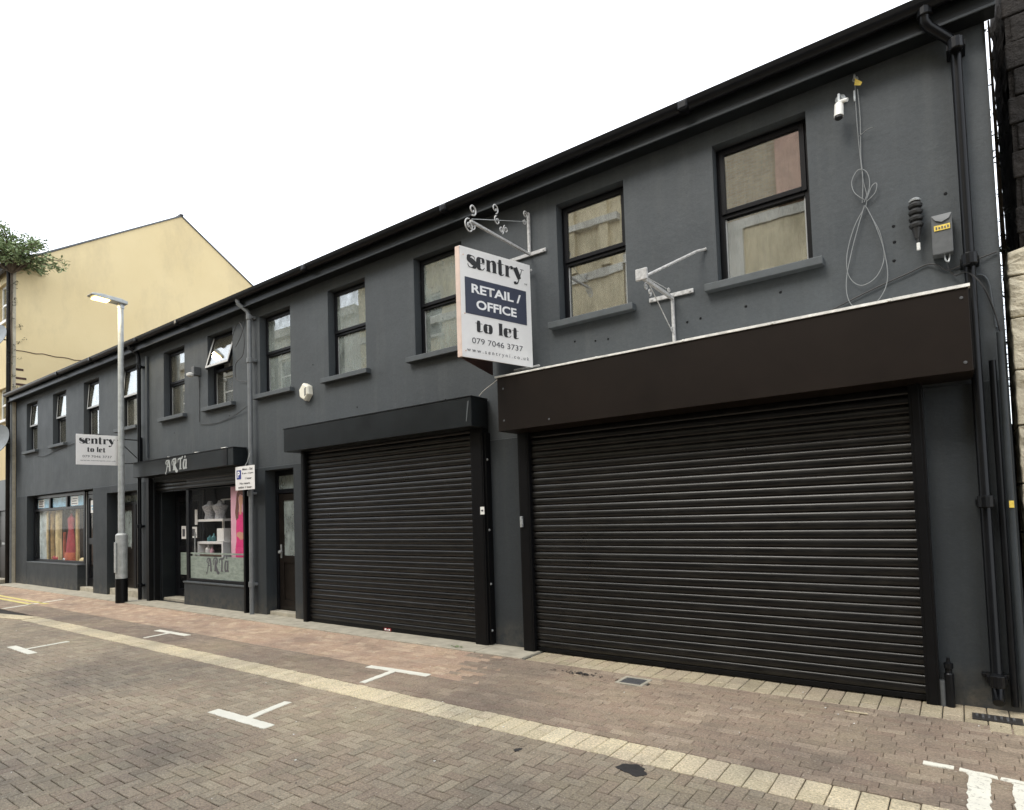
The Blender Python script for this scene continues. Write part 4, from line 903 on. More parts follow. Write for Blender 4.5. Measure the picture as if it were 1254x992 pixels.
# alarm box, little lamp, camera, connector, junction box, cables ------------
A = empty('alarm_box', (-8.03, 5.75, 3.4), 'cream six sided alarm box beside the window above the small shutter', 'alarm box')
hx = [(math.cos(R(90+60*k+8))*(.13 if k % 3 else .15), math.sin(R(90+60*k+8))*(.13 if k % 3 else .145)) for k in range(6)]
vs_ = [Vector((-8.03+a, YU-.002, 3.49+b)) for a, b in hx]+[Vector((-8.03+a*.98, 5.70, 3.49+b*.98)) for a, b in hx]+[Vector((-8.03+a*.82, 5.675, 3.49+b*.82)) for a, b in hx]
part(MB().add(vs_, [(k, (k+1) % 6, (k+1) % 6+6, k+6) for k in range(6)]+[(k+6, (k+1) % 6+6, (k+1) % 6+12, k+12) for k in range(6)]+[tuple(range(12, 18))]), 'cover', 'cream_plastic', A, bevel=.004)
part(MB().box(-8.00, -7.985, 5.6725, 5.6745, 3.42, 3.54).box(-7.975, -7.96, 5.6725, 5.6745, 3.43, 3.55), 'print', 'box_grey', A)
L_ = empty('wall_floodlight', (-11.32, 5.75, 4.2), 'small dark floodlight on the wall between the tilted window and its left neighbour', 'light')
part(MB().box(-11.38, -11.27, 5.64, YU-.002, 4.26, 4.42), 'housing', 'box_grey', L_, bevel=.01)
part(MB().lathe((-11.33, 5.60, 4.22), [(.02,0),(.06,.02),(.065,.06),(.03,.08)], 12), 'lamp_head', 'white_plastic', L_, smooth=True)
part(MB().tube([(-11.32, 5.762, 4.2), (-11.32, 5.762, 3.4)], .006, 5), 'lead', 'box_grey', L_)
K = empty('security_camera', (-.65, 5.75, 4.9), 'white bullet security camera on the wall right of the last window', 'camera')
part(MB().lathe((-.65, YU-.003, 4.93), [(.035,-.006),(.04,-.02),(.02,-.03)], 12, 'y').tube([(-.65, 5.74, 4.93), (-.65, 5.66, 4.92), (-.65, 5.64, 4.84)], .011, 8), 'bracket', 'galv', K, smooth=True)
part(MB().tube([(-.65, 5.645, 4.83), (-.655, 5.63, 4.72)], [.034, .036], 14), 'body', 'white_plastic', K, smooth=True)
part(MB().tube([(-.655, 5.6295, 4.7195), (-.656, 5.628, 4.705)], .030, 14), 'lens', 'ink', K, smooth=True)
part(MB().tube([(-.645, 5.64, 4.845), (-.60, 5.625, 4.835), (-.585, 5.62, 4.83)], .016, 8), 'sensor', 'white_plastic', K, smooth=True)
CN = empty('cable_connector', (-.17, 5.75, 3.46), 'black stacked cable connector with white tip on the wall left of the junction box', 'connector')
cm = MB()
for k in range(4): cm.lathe((-.176, 5.70, 3.665+k*.052), [(.030,-.004),(.046,.006),(.050,.022),(.038,.040),(.030,.047)], 14)
cm.lathe((-.174, 5.70, 3.58), [(.018,0),(.022,.03),(.034,.08)], 12)
part(cm, 'connector_body', 'rubber', CN, smooth=True)
part(MB().lathe((-.176, 5.70, 3.872), [(.040,0),(.042,.012),(.025,.026)], 14), 'connector_cap', 'galv', CN, smooth=True)
part(MB().lathe((-.170, 5.705, 3.49), [(.013,0),(.013,.055)], 8), 'white_tip', 'white_plastic', CN)
part(MB().lathe((-.172, 5.70, 3.548), [(.010,0),(.014,.034)], 8).box(-.2, -.15, 5.74, 5.766, 3.70, 3.80), 'neck', 'rubber', CN)
JB = empty('junction_box', (-.02, 5.75, 3.40), 'grey junction box with yellow label at the top right of the wall', 'junction box')
jb = MB().add([(-.083,5.66,3.405),(.047,5.66,3.405),(.050,5.66,3.71),(-.080,5.66,3.71),(-.083,5.766,3.405),(.047,5.766,3.405),(.050,5.766,3.71),(-.080,5.766,3.71)], [(0,1,2,3),(0,4,5,1),(1,5,6,2),(2,6,7,3),(3,7,4,0),(4,7,6,5)])
part(jb, 'box_body', 'box_grey', JB, bevel=.006)
part(MB().add([(-.078,5.656,3.705),(.048,5.656,3.705),(.03,5.650,3.665),(-.015,5.648,3.645),(-.055,5.650,3.665)], [(0,1,2,3,4)]), 'box_flap', 'pipe_grey', JB)
part(MB().box(-.065, .035, 5.654, 5.657, 3.585, 3.625), 'yellow_label', 'yellow_label', JB)
for k in range(5): part(MB().box(-.055+k*.018, -.045+k*.018, 5.6525, 5.6538, 3.594, 3.614-.004*(k % 2)), 'print_mark', 'ink_grey', JB)
def cable(name, pts, r, mat, label, n=6, smooth_=True):
    P_ = [(*p, 0) if len(p) == 2 else p for p in pts]
    q = []
    for i in range(len(P_)-1):
        a, b, c, d = P_[max(i-1, 0)], P_[i], P_[i+1], P_[min(i+2, len(P_)-1)]
        for k in range(n):
            t = k/n; q.append(tuple(.5*((2*b[j])+(-a[j]+c[j])*t+(2*a[j]-5*b[j]+4*c[j]-d[j])*t*t+(-a[j]+3*b[j]-3*c[j]+d[j])*t**3) for j in range(3)))
    q.append(P_[-1]); o = MB().tube(q, r, 6).build(name, mat, None, smooth=True)
    if label: tag(o, label, 'cable')
    return o
yc = 5.752
CL = empty('coiled_cable', (-.53, 5.75, 5.05), 'grey cable hanging in loops from a hook right of the last window', 'cable')
def cpart(nm, pts, r=.0034, mat='cable_grey'):
    o = cable(nm, pts, r, mat, None); o.parent = CL; fixpar(o, CL)
cpart('hanging_run', [(-.535, yc-.02, 5.05), (-.54, yc-.01, 4.8), (-.535, yc, 4.5), (-.52, yc, 4.2), (-.50, yc, 4.05), (-.515, yc, 3.95)])
cpart('hanging_run', [(-.52, yc-.02, 4.95), (-.515, yc-.008, 4.7), (-.525, yc-.008, 4.4), (-.52, yc-.008, 4.2), (-.535, yc-.008, 4.0)])
cpart('large_loop', [(-.51, yc-.01, 3.97), (-.60, yc-.01, 3.82), (-.665, yc-.012, 3.60), (-.66, yc-.012, 3.42), (-.58, yc-.012, 3.32), (-.47, yc-.012, 3.36), (-.405, yc-.012, 3.50), (-.42, yc-.012, 3.70), (-.47, yc-.012, 3.85), (-.51, yc-.012, 3.96)])
cpart('large_loop', [(-.52, yc-.018, 3.97), (-.62, yc-.018, 3.65), (-.68, yc-.018, 3.38), (-.665, yc-.018, 3.20), (-.58, yc-.018, 3.12), (-.46, yc-.018, 3.17), (-.39, yc-.018, 3.32), (-.40, yc-.018, 3.55), (-.45, yc-.018, 3.78), (-.505, yc-.018, 3.95)])
cpart('small_loop', [(-.52, yc-.014, 4.02), (-.585, yc-.014, 4.10), (-.60, yc-.014, 4.20), (-.55, yc-.014, 4.28), (-.49, yc-.014, 4.24), (-.475, yc-.014, 4.12), (-.52, yc-.014, 4.0)])
cpart('small_loop', [(-.50, yc-.014, 4.0), (-.44, yc-.018, 4.05), (-.425, yc-.02, 4.12), (-.46, yc-.02, 4.11), (-.50, yc-.02, 4.02)])
cpart('stray_wire', [(-.53, yc-.01, 4.56), (-.47, yc-.03, 4.58), (-.43, yc-.04, 4.58)], .003)
part(MB().tube([(-.535, 5.765, 5.06), (-.535, 5.70, 5.06), (-.535, 5.69, 5.03)], .008, 6).lathe((-.535, YU-.003, 5.06), [(.02,-.004),(.024,0)], 8, 'y').lathe((-.545, 5.735, 4.86), [(.007,0),(.009,.02),(.007,.09)], 8), 'hook', 'galv', CL)
part(MB().add([(-.53,5.70,5.03),(-.48,5.69,4.97),(-.495,5.70,4.955),(-.54,5.71,4.98)], [(0,1,2,3)]), 'yellow_tag', 'yellow_label', CL)
cable('wall_cable', [(-1.15, yc, 3.062), (-.86, yc, 3.15), (-.5, yc, 3.27), (-.25, yc, 3.34), (-.13, yc, 3.375), (-.06, yc-.02, 3.35), (.0, yc, 3.30), (.08, yc, 3.31), (.137, yc-.02, 3.32), (.30, yc, 3.36)], .006, 'rubber', 'black cable running along the wall from the brown fascia to the wall corner')
cable('wall_cable', [(.0, yc-.02, 3.40), (.01, yc-.03, 3.30), (.05, yc-.02, 3.24), (.12, yc-.11, 3.22), (.20, yc-.12, 3.10), (.26, yc-.06, 2.92), (.30, yc-.02, 2.70)], .006, 'rubber', 'black cable drooping from the junction box across the black downpipe')
cable('wall_cable', [(.137, yc-.01, 3.20), (.20, yc, 3.21), (.24, yc, 3.15), (.255, yc, 3.0), (.27, yc, 2.8)], .008, 'grey_render', 'grey painted cable bending down right of the black downpipe')
cable('box_lead', [(-.01, 5.70, 3.405), (-.005, 5.69, 3.36), (.012, 5.69, 3.345), (.02, 5.70, 3.38), (.022, 5.70, 3.405)], .006, 'galv', 'short pale wire loop under the junction box')
cable('slack_wire', [(-9.50, 5.62, 5.02), (-9.62, 5.64, 4.75), (-9.90, 5.66, 4.52), (-10.05, 5.70, 4.72), (-9.85, 5.70, 4.95), (-9.66, 5.68, 4.7), (-9.72, 5.70, 4.38), (-9.95, 5.70, 4.25), (-9.98, 5.72, 4.0), (-9.75, 5.74, 3.92), (-9.52, 5.70, 3.88)], .005, 'rubber', 'thin black wire looping beside the grey downpipe')
cable('sagging_wire', [(-11.3, yc, 3.36), (-10.8, yc, 3.32), (-10.2, yc, 3.36), (-9.52, yc-.05, 3.50)], .005, 'rubber', 'thin dark wire sagging left from the grey downpipe below the tilted window')
cable('sagging_wire', [(-19.9, yc, 3.47), (-19.3, yc, 3.40), (-18.6, yc, 3.47), (-17.3, yc, 3.56)], .006, 'rubber', 'dark wire sagging between the sills of the two far left windows')
cable('fascia_wire', [(-4.52, 5.60, 2.93), (-4.38, 5.52, 2.965), (-4.20, 5.44, 3.0), (-4.07, 5.37, 3.02)], .004, 'flashing', 'short white wire between the black shutter box and the brown fascia')

# street lamp ----------------------------------------------------------------
SL = empty('street_lamp', (-13.575, 5.328, 0), 'grey steel street lamp, lit, standing in front of the terrace', 'street lamp')
part(MB().lathe((-13.575, 5.328, 0), [(.108,0),(.108,.48)], 20), 'base_band', 'guide_black', SL, smooth=True)
part(MB().lathe((-13.575, 5.328, .481), [(.105,0),(.105,.86),(.085,.885),(.062,.90)], 20), 'lower_post', 'lamp_grey', SL, smooth=True)
part(MB().lathe((-13.575, 5.328, 1.382), [(.060,0),(.050,4.50),(.050,4.60)], 18), 'upper_post', 'lamp_grey', SL, smooth=True)
part(MB().box(-13.62, -13.53, 5.205, 5.222, .60, 1.2), 'access_door', 'lamp_grey', SL, bevel=.008)
part(MB().tube([(-13.575, 5.33, 5.93), (-13.575, 5.33, 6.02)], .062, 14), 'collar', 'galv', SL, smooth=True)
hd = MB(); y_, z_ = 5.40, 6.02
prof = [(5.42,6.01),(5.42,6.075),(5.30,6.105),(4.95,6.115),(4.80,6.10),(4.76,6.065),(4.80,6.045),(5.30,6.02)]
hd.extr(prof, -13.575-.115, -13.575+.115); part(hd, 'lantern_head', 'lamp_grey', SL, bevel=.012)
part(MB().box(-13.665, -13.485, 4.83, 5.10, 6.005, 6.040), 'lit_panel', 'lamp_glow', SL, bevel=.006)
ll = bpy.data.lights.new('lamp_light', 'AREA'); ll.energy = 12; ll.size = .25; ll.color = (1, .82, .5)
lo = bpy.data.objects.new('lamp_light', ll); COL.objects.link(lo); lo.parent = SL; fixpar(lo, SL); lo.location = (-13.575, 4.96, 5.99)

# little things at the foot of the right wall ----------------------------------
SV = empty('stop_valve', (-.155, 5.66, 0), 'black capped pipe stub standing at the foot of the right wall', 'pipe stub')
part(MB().lathe((-.145, 5.665, 0), [(.030,0),(.030,.24),(.022,.25),(.022,.28),(.030,.285),(.030,.32),(.012,.33),(.012,.36)], 14), 'stub', 'pipe_black', SV, smooth=True)
part(MB().lathe((-.195, 5.67, .0), [(.028,0),(.030,.16),(.03,.19)], 12), 'short_stub', 'box_grey', SV, smooth=True)
GD = empty('broken_gully', (.14, 5.58, 0), 'broken gully grate under the shoe of the black downpipe', 'drain')
gm = MB()
for k in range(7): 
    a = -.10+k*.034; gm.box(.10+a, .115+a, 5.44+rnd.uniform(0,.03), 5.52, .006, .014+rnd.uniform(0,.008))
part(gm, 'grate_bars', 'iron_cover', GD, bevel=.003)
part(MB().box(-.02, .26, 5.42, 5.56, -.01, .008), 'gully_pit', 'tar', GD)
DC = empty('drain_cover', (-2.46, 5.13, 0), 'small square grey drain cover with pale rim in front of the wide shutter', 'drain cover')
part(MB().box(-2.59, -2.33, 5.01, 5.04, -.02, .006).box(-2.59, -2.33, 5.22, 5.25, -.02, .006).box(-2.59, -2.56, 5.04, 5.22, -.02, .006).box(-2.36, -2.33, 5.04, 5.22, -.02, .006), 'rim', 'concrete', DC, bevel=.003)
part(MB().box(-2.555, -2.365, 5.045, 5.215, -.02, .004), 'lid', 'iron_cover', DC, bevel=.003)
part(MB().box(-2.53, -2.39, 5.10, 5.11, .0045, .007).box(-2.53, -2.39, 5.15, 5.16, .0045, .007), 'lid_ribs', 'iron_cover', DC)
def patch(name, cx, cy, rx, ry, mat, label, cat, z=.0042, n=26, am=.35):
    pts = [];
    ph = [rnd.uniform(0, 6.28) for _ in range(4)]
    for k in range(n):
        a = 2*math.pi*k/n; rr = 1+am*.5*math.sin(2*a+ph[0])+am*.35*math.sin(3*a+ph[1])+am*.3*math.sin(7*a+ph[2]); pts.append((cx+rx*rr*math.cos(a), cy+ry*rr*math.sin(a), z))
    o = MB().add(pts+[(a, b, z-.006) for a, b, c in pts], [tuple(range(n))]+[(i, i+n, (i+1) % n+n, (i+1) % n) for i in range(n)]).build(name, mat); tag(o, label, cat); return o
patch('tar_patch', -1.66, 3.40, .085, .075, 'tar', 'black tar patch beside the pale sett band', 'stain')
patch('tar_spot', -2.42, 3.29, .022, .026, 'tar', 'small round black spot on the paving near the sett band', 'stain')
lf = MB(); tn = []
for k in range(60):
    x = rnd.choice([rnd.gauss(-3.05, .16), rnd.gauss(-2.95, .1)]); y = 5.11+rnd.gauss(0, .025); s = rnd.uniform(.008, .022); a = rnd.uniform(0, 6)
    lf.add([(x+s*math.cos(a), y+s*math.sin(a), .005), (x+s*.5*math.cos(a+1.5), y+s*.5*math.sin(a+1.5), .011), (x-s*math.cos(a), y-s*math.sin(a), .006), (x-s*.5*math.cos(a+1.5), y-s*.5*math.sin(a+1.5), .009)], [(0,1,2,3)])
tag(lf.build('wet_leaf_litter', 'tar'), 'dark wet leaf litter on the bricks in front of the wide shutter', 'leaf litter', kind='stuff')
tag(MB().box(-.78, -.63, 5.145, 5.162, .003, .012).build('pale_stick', 'sett', bevel=.003), 'pale flat stick lying on the bricks before the wide shutter', 'stick')
lt = MB(); lb_ = MB()
for k in range(260):
    x = rnd.uniform(-14, .3); y = rnd.uniform(1, 5.3) if rnd.random() < .75 else rnd.gauss(5.3, .1); s = rnd.uniform(.003, .011)
    a = rnd.uniform(0, 6); t_ = lt if rnd.random() < .55 else lb_
    t_.add([(x+s*math.cos(a+q*1.57)*(1 if q % 2 else .6), y+s*math.sin(a+q*1.57), .0035+.003*(q % 2)) for q in range(4)], [(0,1,2,3)])
tag(lt.build('pale_litter', 'white_plastic'), 'tiny pale scraps and gum scattered over the paving', 'litter', kind='stuff')
tag(lb_.build('dark_litter', 'tar'), 'tiny dark scraps and dead leaves scattered over the paving', 'litter', kind='stuff')
wd = MB(); tn = []
for k in range(40):
    x = rnd.gauss(-4.80, .05); y = 5.40+rnd.gauss(0, .012); a = rnd.uniform(0, 6.28); s = rnd.uniform(.01, .03)
    p0 = Vector((x, y, .01)); p1 = p0+Vector((math.cos(a), math.sin(a), .9))*s; n_ = Vector((-math.sin(a), math.cos(a), 0))*s*.3
    wd.add([p0, p1+n_*.5-Vector((0,0,s*.4)), p1, p1-n_-Vector((0,0,s*.4))], [(0,1,2,3)]); tn.append(rnd.random())
wd.tone = tn; tag(wd.build('weed', 'leaf'), 'small green weed at the kerb before the small shutter', 'weed')

# ---------------------------------------------------------------- yellow building at the far left
Y = empty('yellow_building', (-26, 5.7, 0), 'tall yellow rendered gable building with grey slate roof at the left', 'building')
gx = -21.6; ya, yb_, yp, ze, zp = 5.70, 15.2, 10.42, 9.15, 12.30
part(MB().add([(gx,ya,0),(gx,yb_,0),(gx,yb_,ze),(gx,yp,zp),(gx,ya,ze),(gx-.3,ya,0),(gx-.3,yb_,0),(gx-.3,yb_,ze),(gx-.3,yp,zp),(gx-.3,ya,ze)], [(0,1,2,3,4),(9,8,7,6,5),(0,4,9,5),(1,6,7,2)]), 'gable_wall', 'yellow_render', Y)
mbf = MB()
part(MB().box(-40, gx-.301, ya+.16, ya+.4, 0, ze), 'front_core', 'yellow_render', Y)
hy = [(-22.95,-22.12,7.6,8.75),(-22.95,-22.12,4.7,5.65),(-25.2,-24.3,7.6,8.75),(-25.2,-24.3,4.7,5.65)]
xs = sorted({-40, gx, *[h[0] for h in hy], *[h[1] for h in hy]}); zs = sorted({2.95, ze, *[h[2] for h in hy], *[h[3] for h in hy]})
for i in range(len(xs)-1):
    for k in range(len(zs)-1):
        cx, cz = (xs[i]+xs[i+1])/2, (zs[k]+zs[k+1])/2
        if any(h[0] < cx < h[1] and h[2] < cz < h[3] for h in hy): continue
        mbf.add([(xs[i],ya-.002,zs[k]),(xs[i+1],ya-.002,zs[k]),(xs[i+1],ya-.002,zs[k+1]),(xs[i],ya-.002,zs[k+1])], [(0,1,2,3)])
for a, b, c, d in hy:
    for q in (((a,c),(a,d)),((b,c),(b,d)),((a,c),(b,c)),((a,d),(b,d))):
        (p, r1), (s, t_) = q; mbf.add([(p,ya-.002,r1),(s,ya-.002,t_),(s,ya+.15,t_),(p,ya+.15,r1)], [(0,1,2,3)])
part(mbf, 'front_wall', 'yellow_render', Y)
for a, b, c, d in hy:
    w = MB(); t = .06
    for q in ((a+.001,a+t,c,d),(b-t,b-.001,c,d),(a+t,b-t,c,c+t),(a+t,b-t,d-t,d),(a+t,b-t,(c+d)/2-.03,(c+d)/2+.03)): w.box(q[0], q[1], ya+.08, ya+.13, q[2], q[3])
    wo = part(w, 'window', 'white_plastic', Y, bevel=.004); sub(MB().box(a+t, b-t, ya+.10, ya+.106, c+t, d-t), 'pane', 'glass', wo)
    part(MB().box(a-.08, b+.08, ya-.07, ya+.08, c-.08, c-.003), 'window_sill', 'shelf_white', Y, bevel=.006)
part(MB().box(-40, gx-.35, ya-.05, ya+.158, 2.05, 2.94), 'shop_fascia', 'fascia_black', Y, bevel=.01)
part(MB().box(-40, -22.9, ya-.03, ya+.155, 0, 2.04), 'shopfront', 'door_dark', Y)
dd = part(MB().box(-22.88, -21.98, ya+.02, ya+.10, .12, 2.04).box(-22.8, -22.06, ya+.012, ya+.019, 1.2, 1.9).box(-22.8, -22.06, ya+.012, ya+.019, .3, 1.0), 'front_door', 'door_dark', Y, bevel=.01)
sub(MB().box(-22.15, -22.08, ya-.005, ya+.011, 1.05, 1.25).box(-22.55, -22.3, ya-.002, ya+.011, 1.08, 1.14), 'letter_plate', 'galv', dd)
part(MB().box(-23.0, -21.95, ya-.2, ya+.15, 0, .11), 'door_step', 'concrete', Y, bevel=.01)
part(MB().add([(-40.2,ya-.25,ze-.09),(gx+.03,ya-.25,ze-.09),(gx+.03,yp,zp+.03),(-40.2,yp,zp+.03),(gx+.03,yb_+.25,ze-.09),(-40.2,yb_+.25,ze-.09)], [(0,1,2,3),(3,2,4,5)]), 'roof', 'roof', Y)
for (ya1, za1, yb1, zb1) in ((ya-.25, ze-.09, yp, zp+.03), (yb_+.25, ze-.09, yp, zp+.03)):
    part(MB().add([(gx+.032,ya1,za1+.004),(gx+.032,ya1,za1-.05),(gx+.032,yb1,zb1-.05),(gx+.032,yb1,zb1+.004),(gx+.006,ya1,za1+.004),(gx+.006,ya1,za1-.05),(gx+.006,yb1,zb1-.05),(gx+.006,yb1,zb1+.004)], [(0,1,2,3),(4,7,6,5),(0,3,7,4),(1,5,6,2)]), 'verge_board', 'box_grey', Y)
part(MB().box(-40.2, gx+.06, yp-.06, yp+.06, zp+.0, zp+.07), 'ridge', 'roof', Y, bevel=.02)
part(MB().box(gx-.0, gx+.03, ya+.1, yb_, 6.62, 6.68), 'render_seam', 'cloth_brown', Y) if 0 else None
cr = MB(); pts = [(gx+.006, 5.75+k*.16, 6.62+.012*math.sin(k*1.9)+rnd.uniform(-.01,.012)) for k in range(18)]
part(cr.tube(pts, .012, 5), 'render_crack', 'cloth_brown', Y)
part(MB().tube([(gx-.10, ya-.09, 9.0), (gx-.10, ya-.09, 0)], .055, 10), 'downpipe', 'door_dark', Y, smooth=True)
part(MB().tube([(-40, ya-.14, 9.02), (gx, ya-.14, 9.02)], .07, 8), 'gutter', 'roof', Y, smooth=True)
part(MB().box(gx-.02, gx+.015, ya-.02, ya+.05, 0, 9.0), 'corner_strip', 'concrete', Y)
bs = MB()
for z, w in ((5.45,.35),(5.62,.45),(5.80,.25),(6.05,.18),(5.28,.3)): 
    part(MB().box(gx+.002, gx+.012, ya+.05, ya+.05+w, z, z+.06), 'exposed_brick', 'brick_red', Y, bevel=.004)

def dish(x, y, z, r, label):
    D = empty('satellite_dish', (x, y+.25, z), label, 'satellite dish', 'satellite dishes on the yellow building')
    ax = Vector((.45, -.85, .28)).normalized(); u = ax.cross(Vector((0,0,1))).normalized(); v = u.cross(ax); c = Vector((x, y, z)); vs = []; fs = []; n = 28; rings = 5
    for s in (0, 1):
        for i in range(rings+1):
            rr = r*i/rings
            for j in range(n):
                a = 2*math.pi*j/n; vs.append(c+u*(rr*math.cos(a))+v*(rr*1.08*math.sin(a))+ax*(.18*r*(i/rings)**2-.014*s))
    for s in (0, 1):
        o_ = s*(rings+1)*n
        for i in range(rings):
            for j in range(n): f = (o_+i*n+j, o_+i*n+(j+1) % n, o_+(i+1)*n+(j+1) % n, o_+(i+1)*n+j); fs.append(f if not s else f[::-1])
    for j in range(n): fs.append((rings*n+j, rings*n+(j+1) % n, (rings+1)*n+rings*n+(j+1) % n, (rings+1)*n+rings*n+j))
    part(MB().add(vs, fs), 'reflector', 'dish_grey', D, smooth=True)
    tip = c+ax*(r*.95)-v*(r*.45)
    part(MB().tube([c-v*r, c-v*r*.95+ax*.1, tip], .012, 6), 'feed_arm', 'galv', D)
    part(MB().tube([tip, tip-ax*.09+v*.03], .032, 10), 'receiver', 'box_grey', D, smooth=True)
    part(MB().tube([c-ax*.02, c-ax*.12, Vector((x-.02, 5.70, z-.05))], .02, 8), 'mount', 'box_grey', D, smooth=True)
dish(-21.78, 5.38, 6.97, .33, 'dark grey satellite dish higher up on the yellow building')
dish(-21.62, 5.36, 4.00, .42, 'larger pale grey satellite dish level with the upper windows of the terrace')

def leaf_clump(name, mat, spots, label, cat, stems, smat='stem', L=.16, root=None):
    mb = MB(); tn = []
    for c, r, n in spots:
        c = Vector(c)
        for k in range(n):
            d = Vector((rnd.gauss(0, 1), rnd.gauss(0, 1), rnd.gauss(0, 1))).normalized()*r*rnd.uniform(.2, 1)**.6; p = c+Vector((d.x, d.y, d.z*.8))
            a = rnd.uniform(0, 6.28); el = rnd.uniform(-.9, .5); dr = Vector((math.cos(a)*math.cos(el), math.sin(a)*math.cos(el), math.sin(el))); sd_ = dr.cross(Vector((rnd.uniform(-1,1), rnd.uniform(-1,1), 1))).normalized(); l = L*rnd.uniform(.6, 1.25); w = l*.17
            mb.add([p, p+dr*l*.5+sd_*w, p+dr*l, p+dr*l*.5-sd_*w], [(0,1,2,3)]); tn.append(rnd.random())
    mb.tone = tn
    E_ = empty(name, stems[0][0], label, cat)
    part(mb, 'foliage', mat, E_)
    sm = MB()
    for s in stems: sm.tube(s, [.03*(1-.7*i/(len(s)-1)) for i in range(len(s))], 6)
    part(sm, 'stems', smat, E_)
bc = Vector((-21.45, 5.62, 9.10)); spots = []; stems = []
for k in range(80):
    a = rnd.uniform(0, 6.28); el = rnd.uniform(-.25, 1.25); ln = rnd.uniform(.35, 1.35)
    tip = bc+Vector((math.cos(a)*math.cos(el)*ln*1.05, math.sin(a)*math.cos(el)*ln*.9, math.sin(el)*ln*.88-.10*ln)); stems.append([bc-Vector((0,0,.3)), bc.lerp(tip, .5)+Vector((0,0,.12)), tip])
    for q in (.45, .7, .9, 1.0): spots.append((bc.lerp(tip, q)+Vector((0,0,.12*math.sin(q*3.1))), .17, 16))
leaf_clump('buddleia', 'leaf', spots, 'green bushy plant growing out of the gutter of the yellow building', 'plant', stems, L=.13)
# dead creeper down the corner
cc = []; cs = []
for k in range(34):
    z = rnd.uniform(5.2, 8.9); cc.append(((gx+.05+rnd.uniform(-.05,.08), ya-.05+rnd.uniform(-.04,.30 if rnd.random()<.4 else .08), z), .06, 7))
cs.append([(gx+.03, ya-.06, 8.9-k*.35) for k in range(11)])
leaf_clump('creeper', 'leaf_dark', cc, 'withered creeper climbing the corner of the yellow building', 'plant', cs, L=.07)

# ---------------------------------------------------------------- right edge: stone pier, alley, dark building
PR = empty('stone_pier', (.8, 6.0, 0), 'cream rough stone wall end at the right edge of the photo', 'wall')
pv = []
def course(x0, x1, z0, z1, top=False):
    bm = bmesh.new(); bmesh.ops.create_cube(bm, size=1)
    for v in bm.verts: v.co = Vector(((x0+x1)/2+v.co.x*(x1-x0), 6.25+v.co.y*.5, (z0+z1)/2+v.co.z*(z1-z0)))
    if top:
        for v in bm.verts:
            if v.co.z > z1-.01 and v.co.x < x0+.01: v.co.z -= .14; v.co.x += .004
    bmesh.ops.subdivide_edges(bm, edges=bm.edges[:], cuts=5, use_grid_fill=True)
    for v in bm.verts: v.co += Vector((rnd.uniform(-.005,.005), rnd.uniform(-.012,.012), rnd.uniform(-.004,.004)))
    me = bpy.data.meshes.new('stone_block'); bm.to_mesh(me); bm.free(); me.materials.append(M['stone_rough']); o = bpy.data.objects.new('stone_block', me); COL.objects.link(o); o.parent = PR; fixpar(o, PR)
    b = o.modifiers.new('b', 'BEVEL'); b.width = .006; b.limit_method = 'ANGLE'
zz = 0
for h in (.42, .40, .45, .38, .44, .42, .40, .32, .33):
    x = .372
    while x < 1.9: w = rnd.uniform(.5, .8); course(x, min(x+w, 2.1)-.012, zz, zz+h-.012, zz+h > 3.5 and x < .4); x += w
    zz += h
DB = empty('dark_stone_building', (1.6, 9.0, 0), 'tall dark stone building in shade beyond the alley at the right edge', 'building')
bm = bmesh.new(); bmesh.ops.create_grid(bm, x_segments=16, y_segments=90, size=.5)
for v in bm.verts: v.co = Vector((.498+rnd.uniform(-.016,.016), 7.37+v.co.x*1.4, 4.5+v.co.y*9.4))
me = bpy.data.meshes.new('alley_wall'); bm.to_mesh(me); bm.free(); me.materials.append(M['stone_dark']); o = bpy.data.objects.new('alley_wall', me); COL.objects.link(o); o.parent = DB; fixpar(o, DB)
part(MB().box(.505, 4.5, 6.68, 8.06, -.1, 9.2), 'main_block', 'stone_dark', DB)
for k in range(40):        # rough front courses with a patch of old red brick
    z = k*.235; x = .49+(k % 2)*.05
    while x < 1.6:
        w = rnd.uniform(.16, .34); yy = 6.655+rnd.uniform(-.012, .012)
        if not (.60 < x < .75 and k % 3): part(MB().box(x, x+w-.01, yy, 6.72, z+.004, z+.228), 'stone_block', 'stone_dark', DB, bevel=.012)
        else:
            for q in range(3): part(MB().box(x, x+w-.01, 6.66+rnd.uniform(-.01,.006), 6.72, z+.004+q*.077, z+.075+q*.077), 'brick', 'brick_red', DB, bevel=.006)
        x += w
tag(MB().box(.325, .46, 6.52, 6.56, 0, 2.15).build('alley_infill', 'door_dark', None, bevel=.01), 'black gate added at the foot of the narrow alley between terrace and stone pier', 'infill')  # black sheet added to make the foot of the alley dark
iv = []; 
for k in range(70):
    z = rnd.choice([rnd.uniform(2.2, 3.1), rnd.uniform(2.4, 5.2), rnd.uniform(2.4, 4.2)]); iv.append(((.418+rnd.uniform(-.04,.05), 7.2+rnd.uniform(-.4,.4), z), .055, 9))
for k in range(18): iv.append(((.415+rnd.uniform(-.03,.03), 7.2, rnd.uniform(5.3, 7.0)), .03, 3))
leaf_clump('ivy', 'leaf_dark', iv, 'ivy leaves dark against the sky in the gap beside the terrace', 'plant', [[(.43, 7.2, 2+k*.5) for k in range(9)]], L=.045)

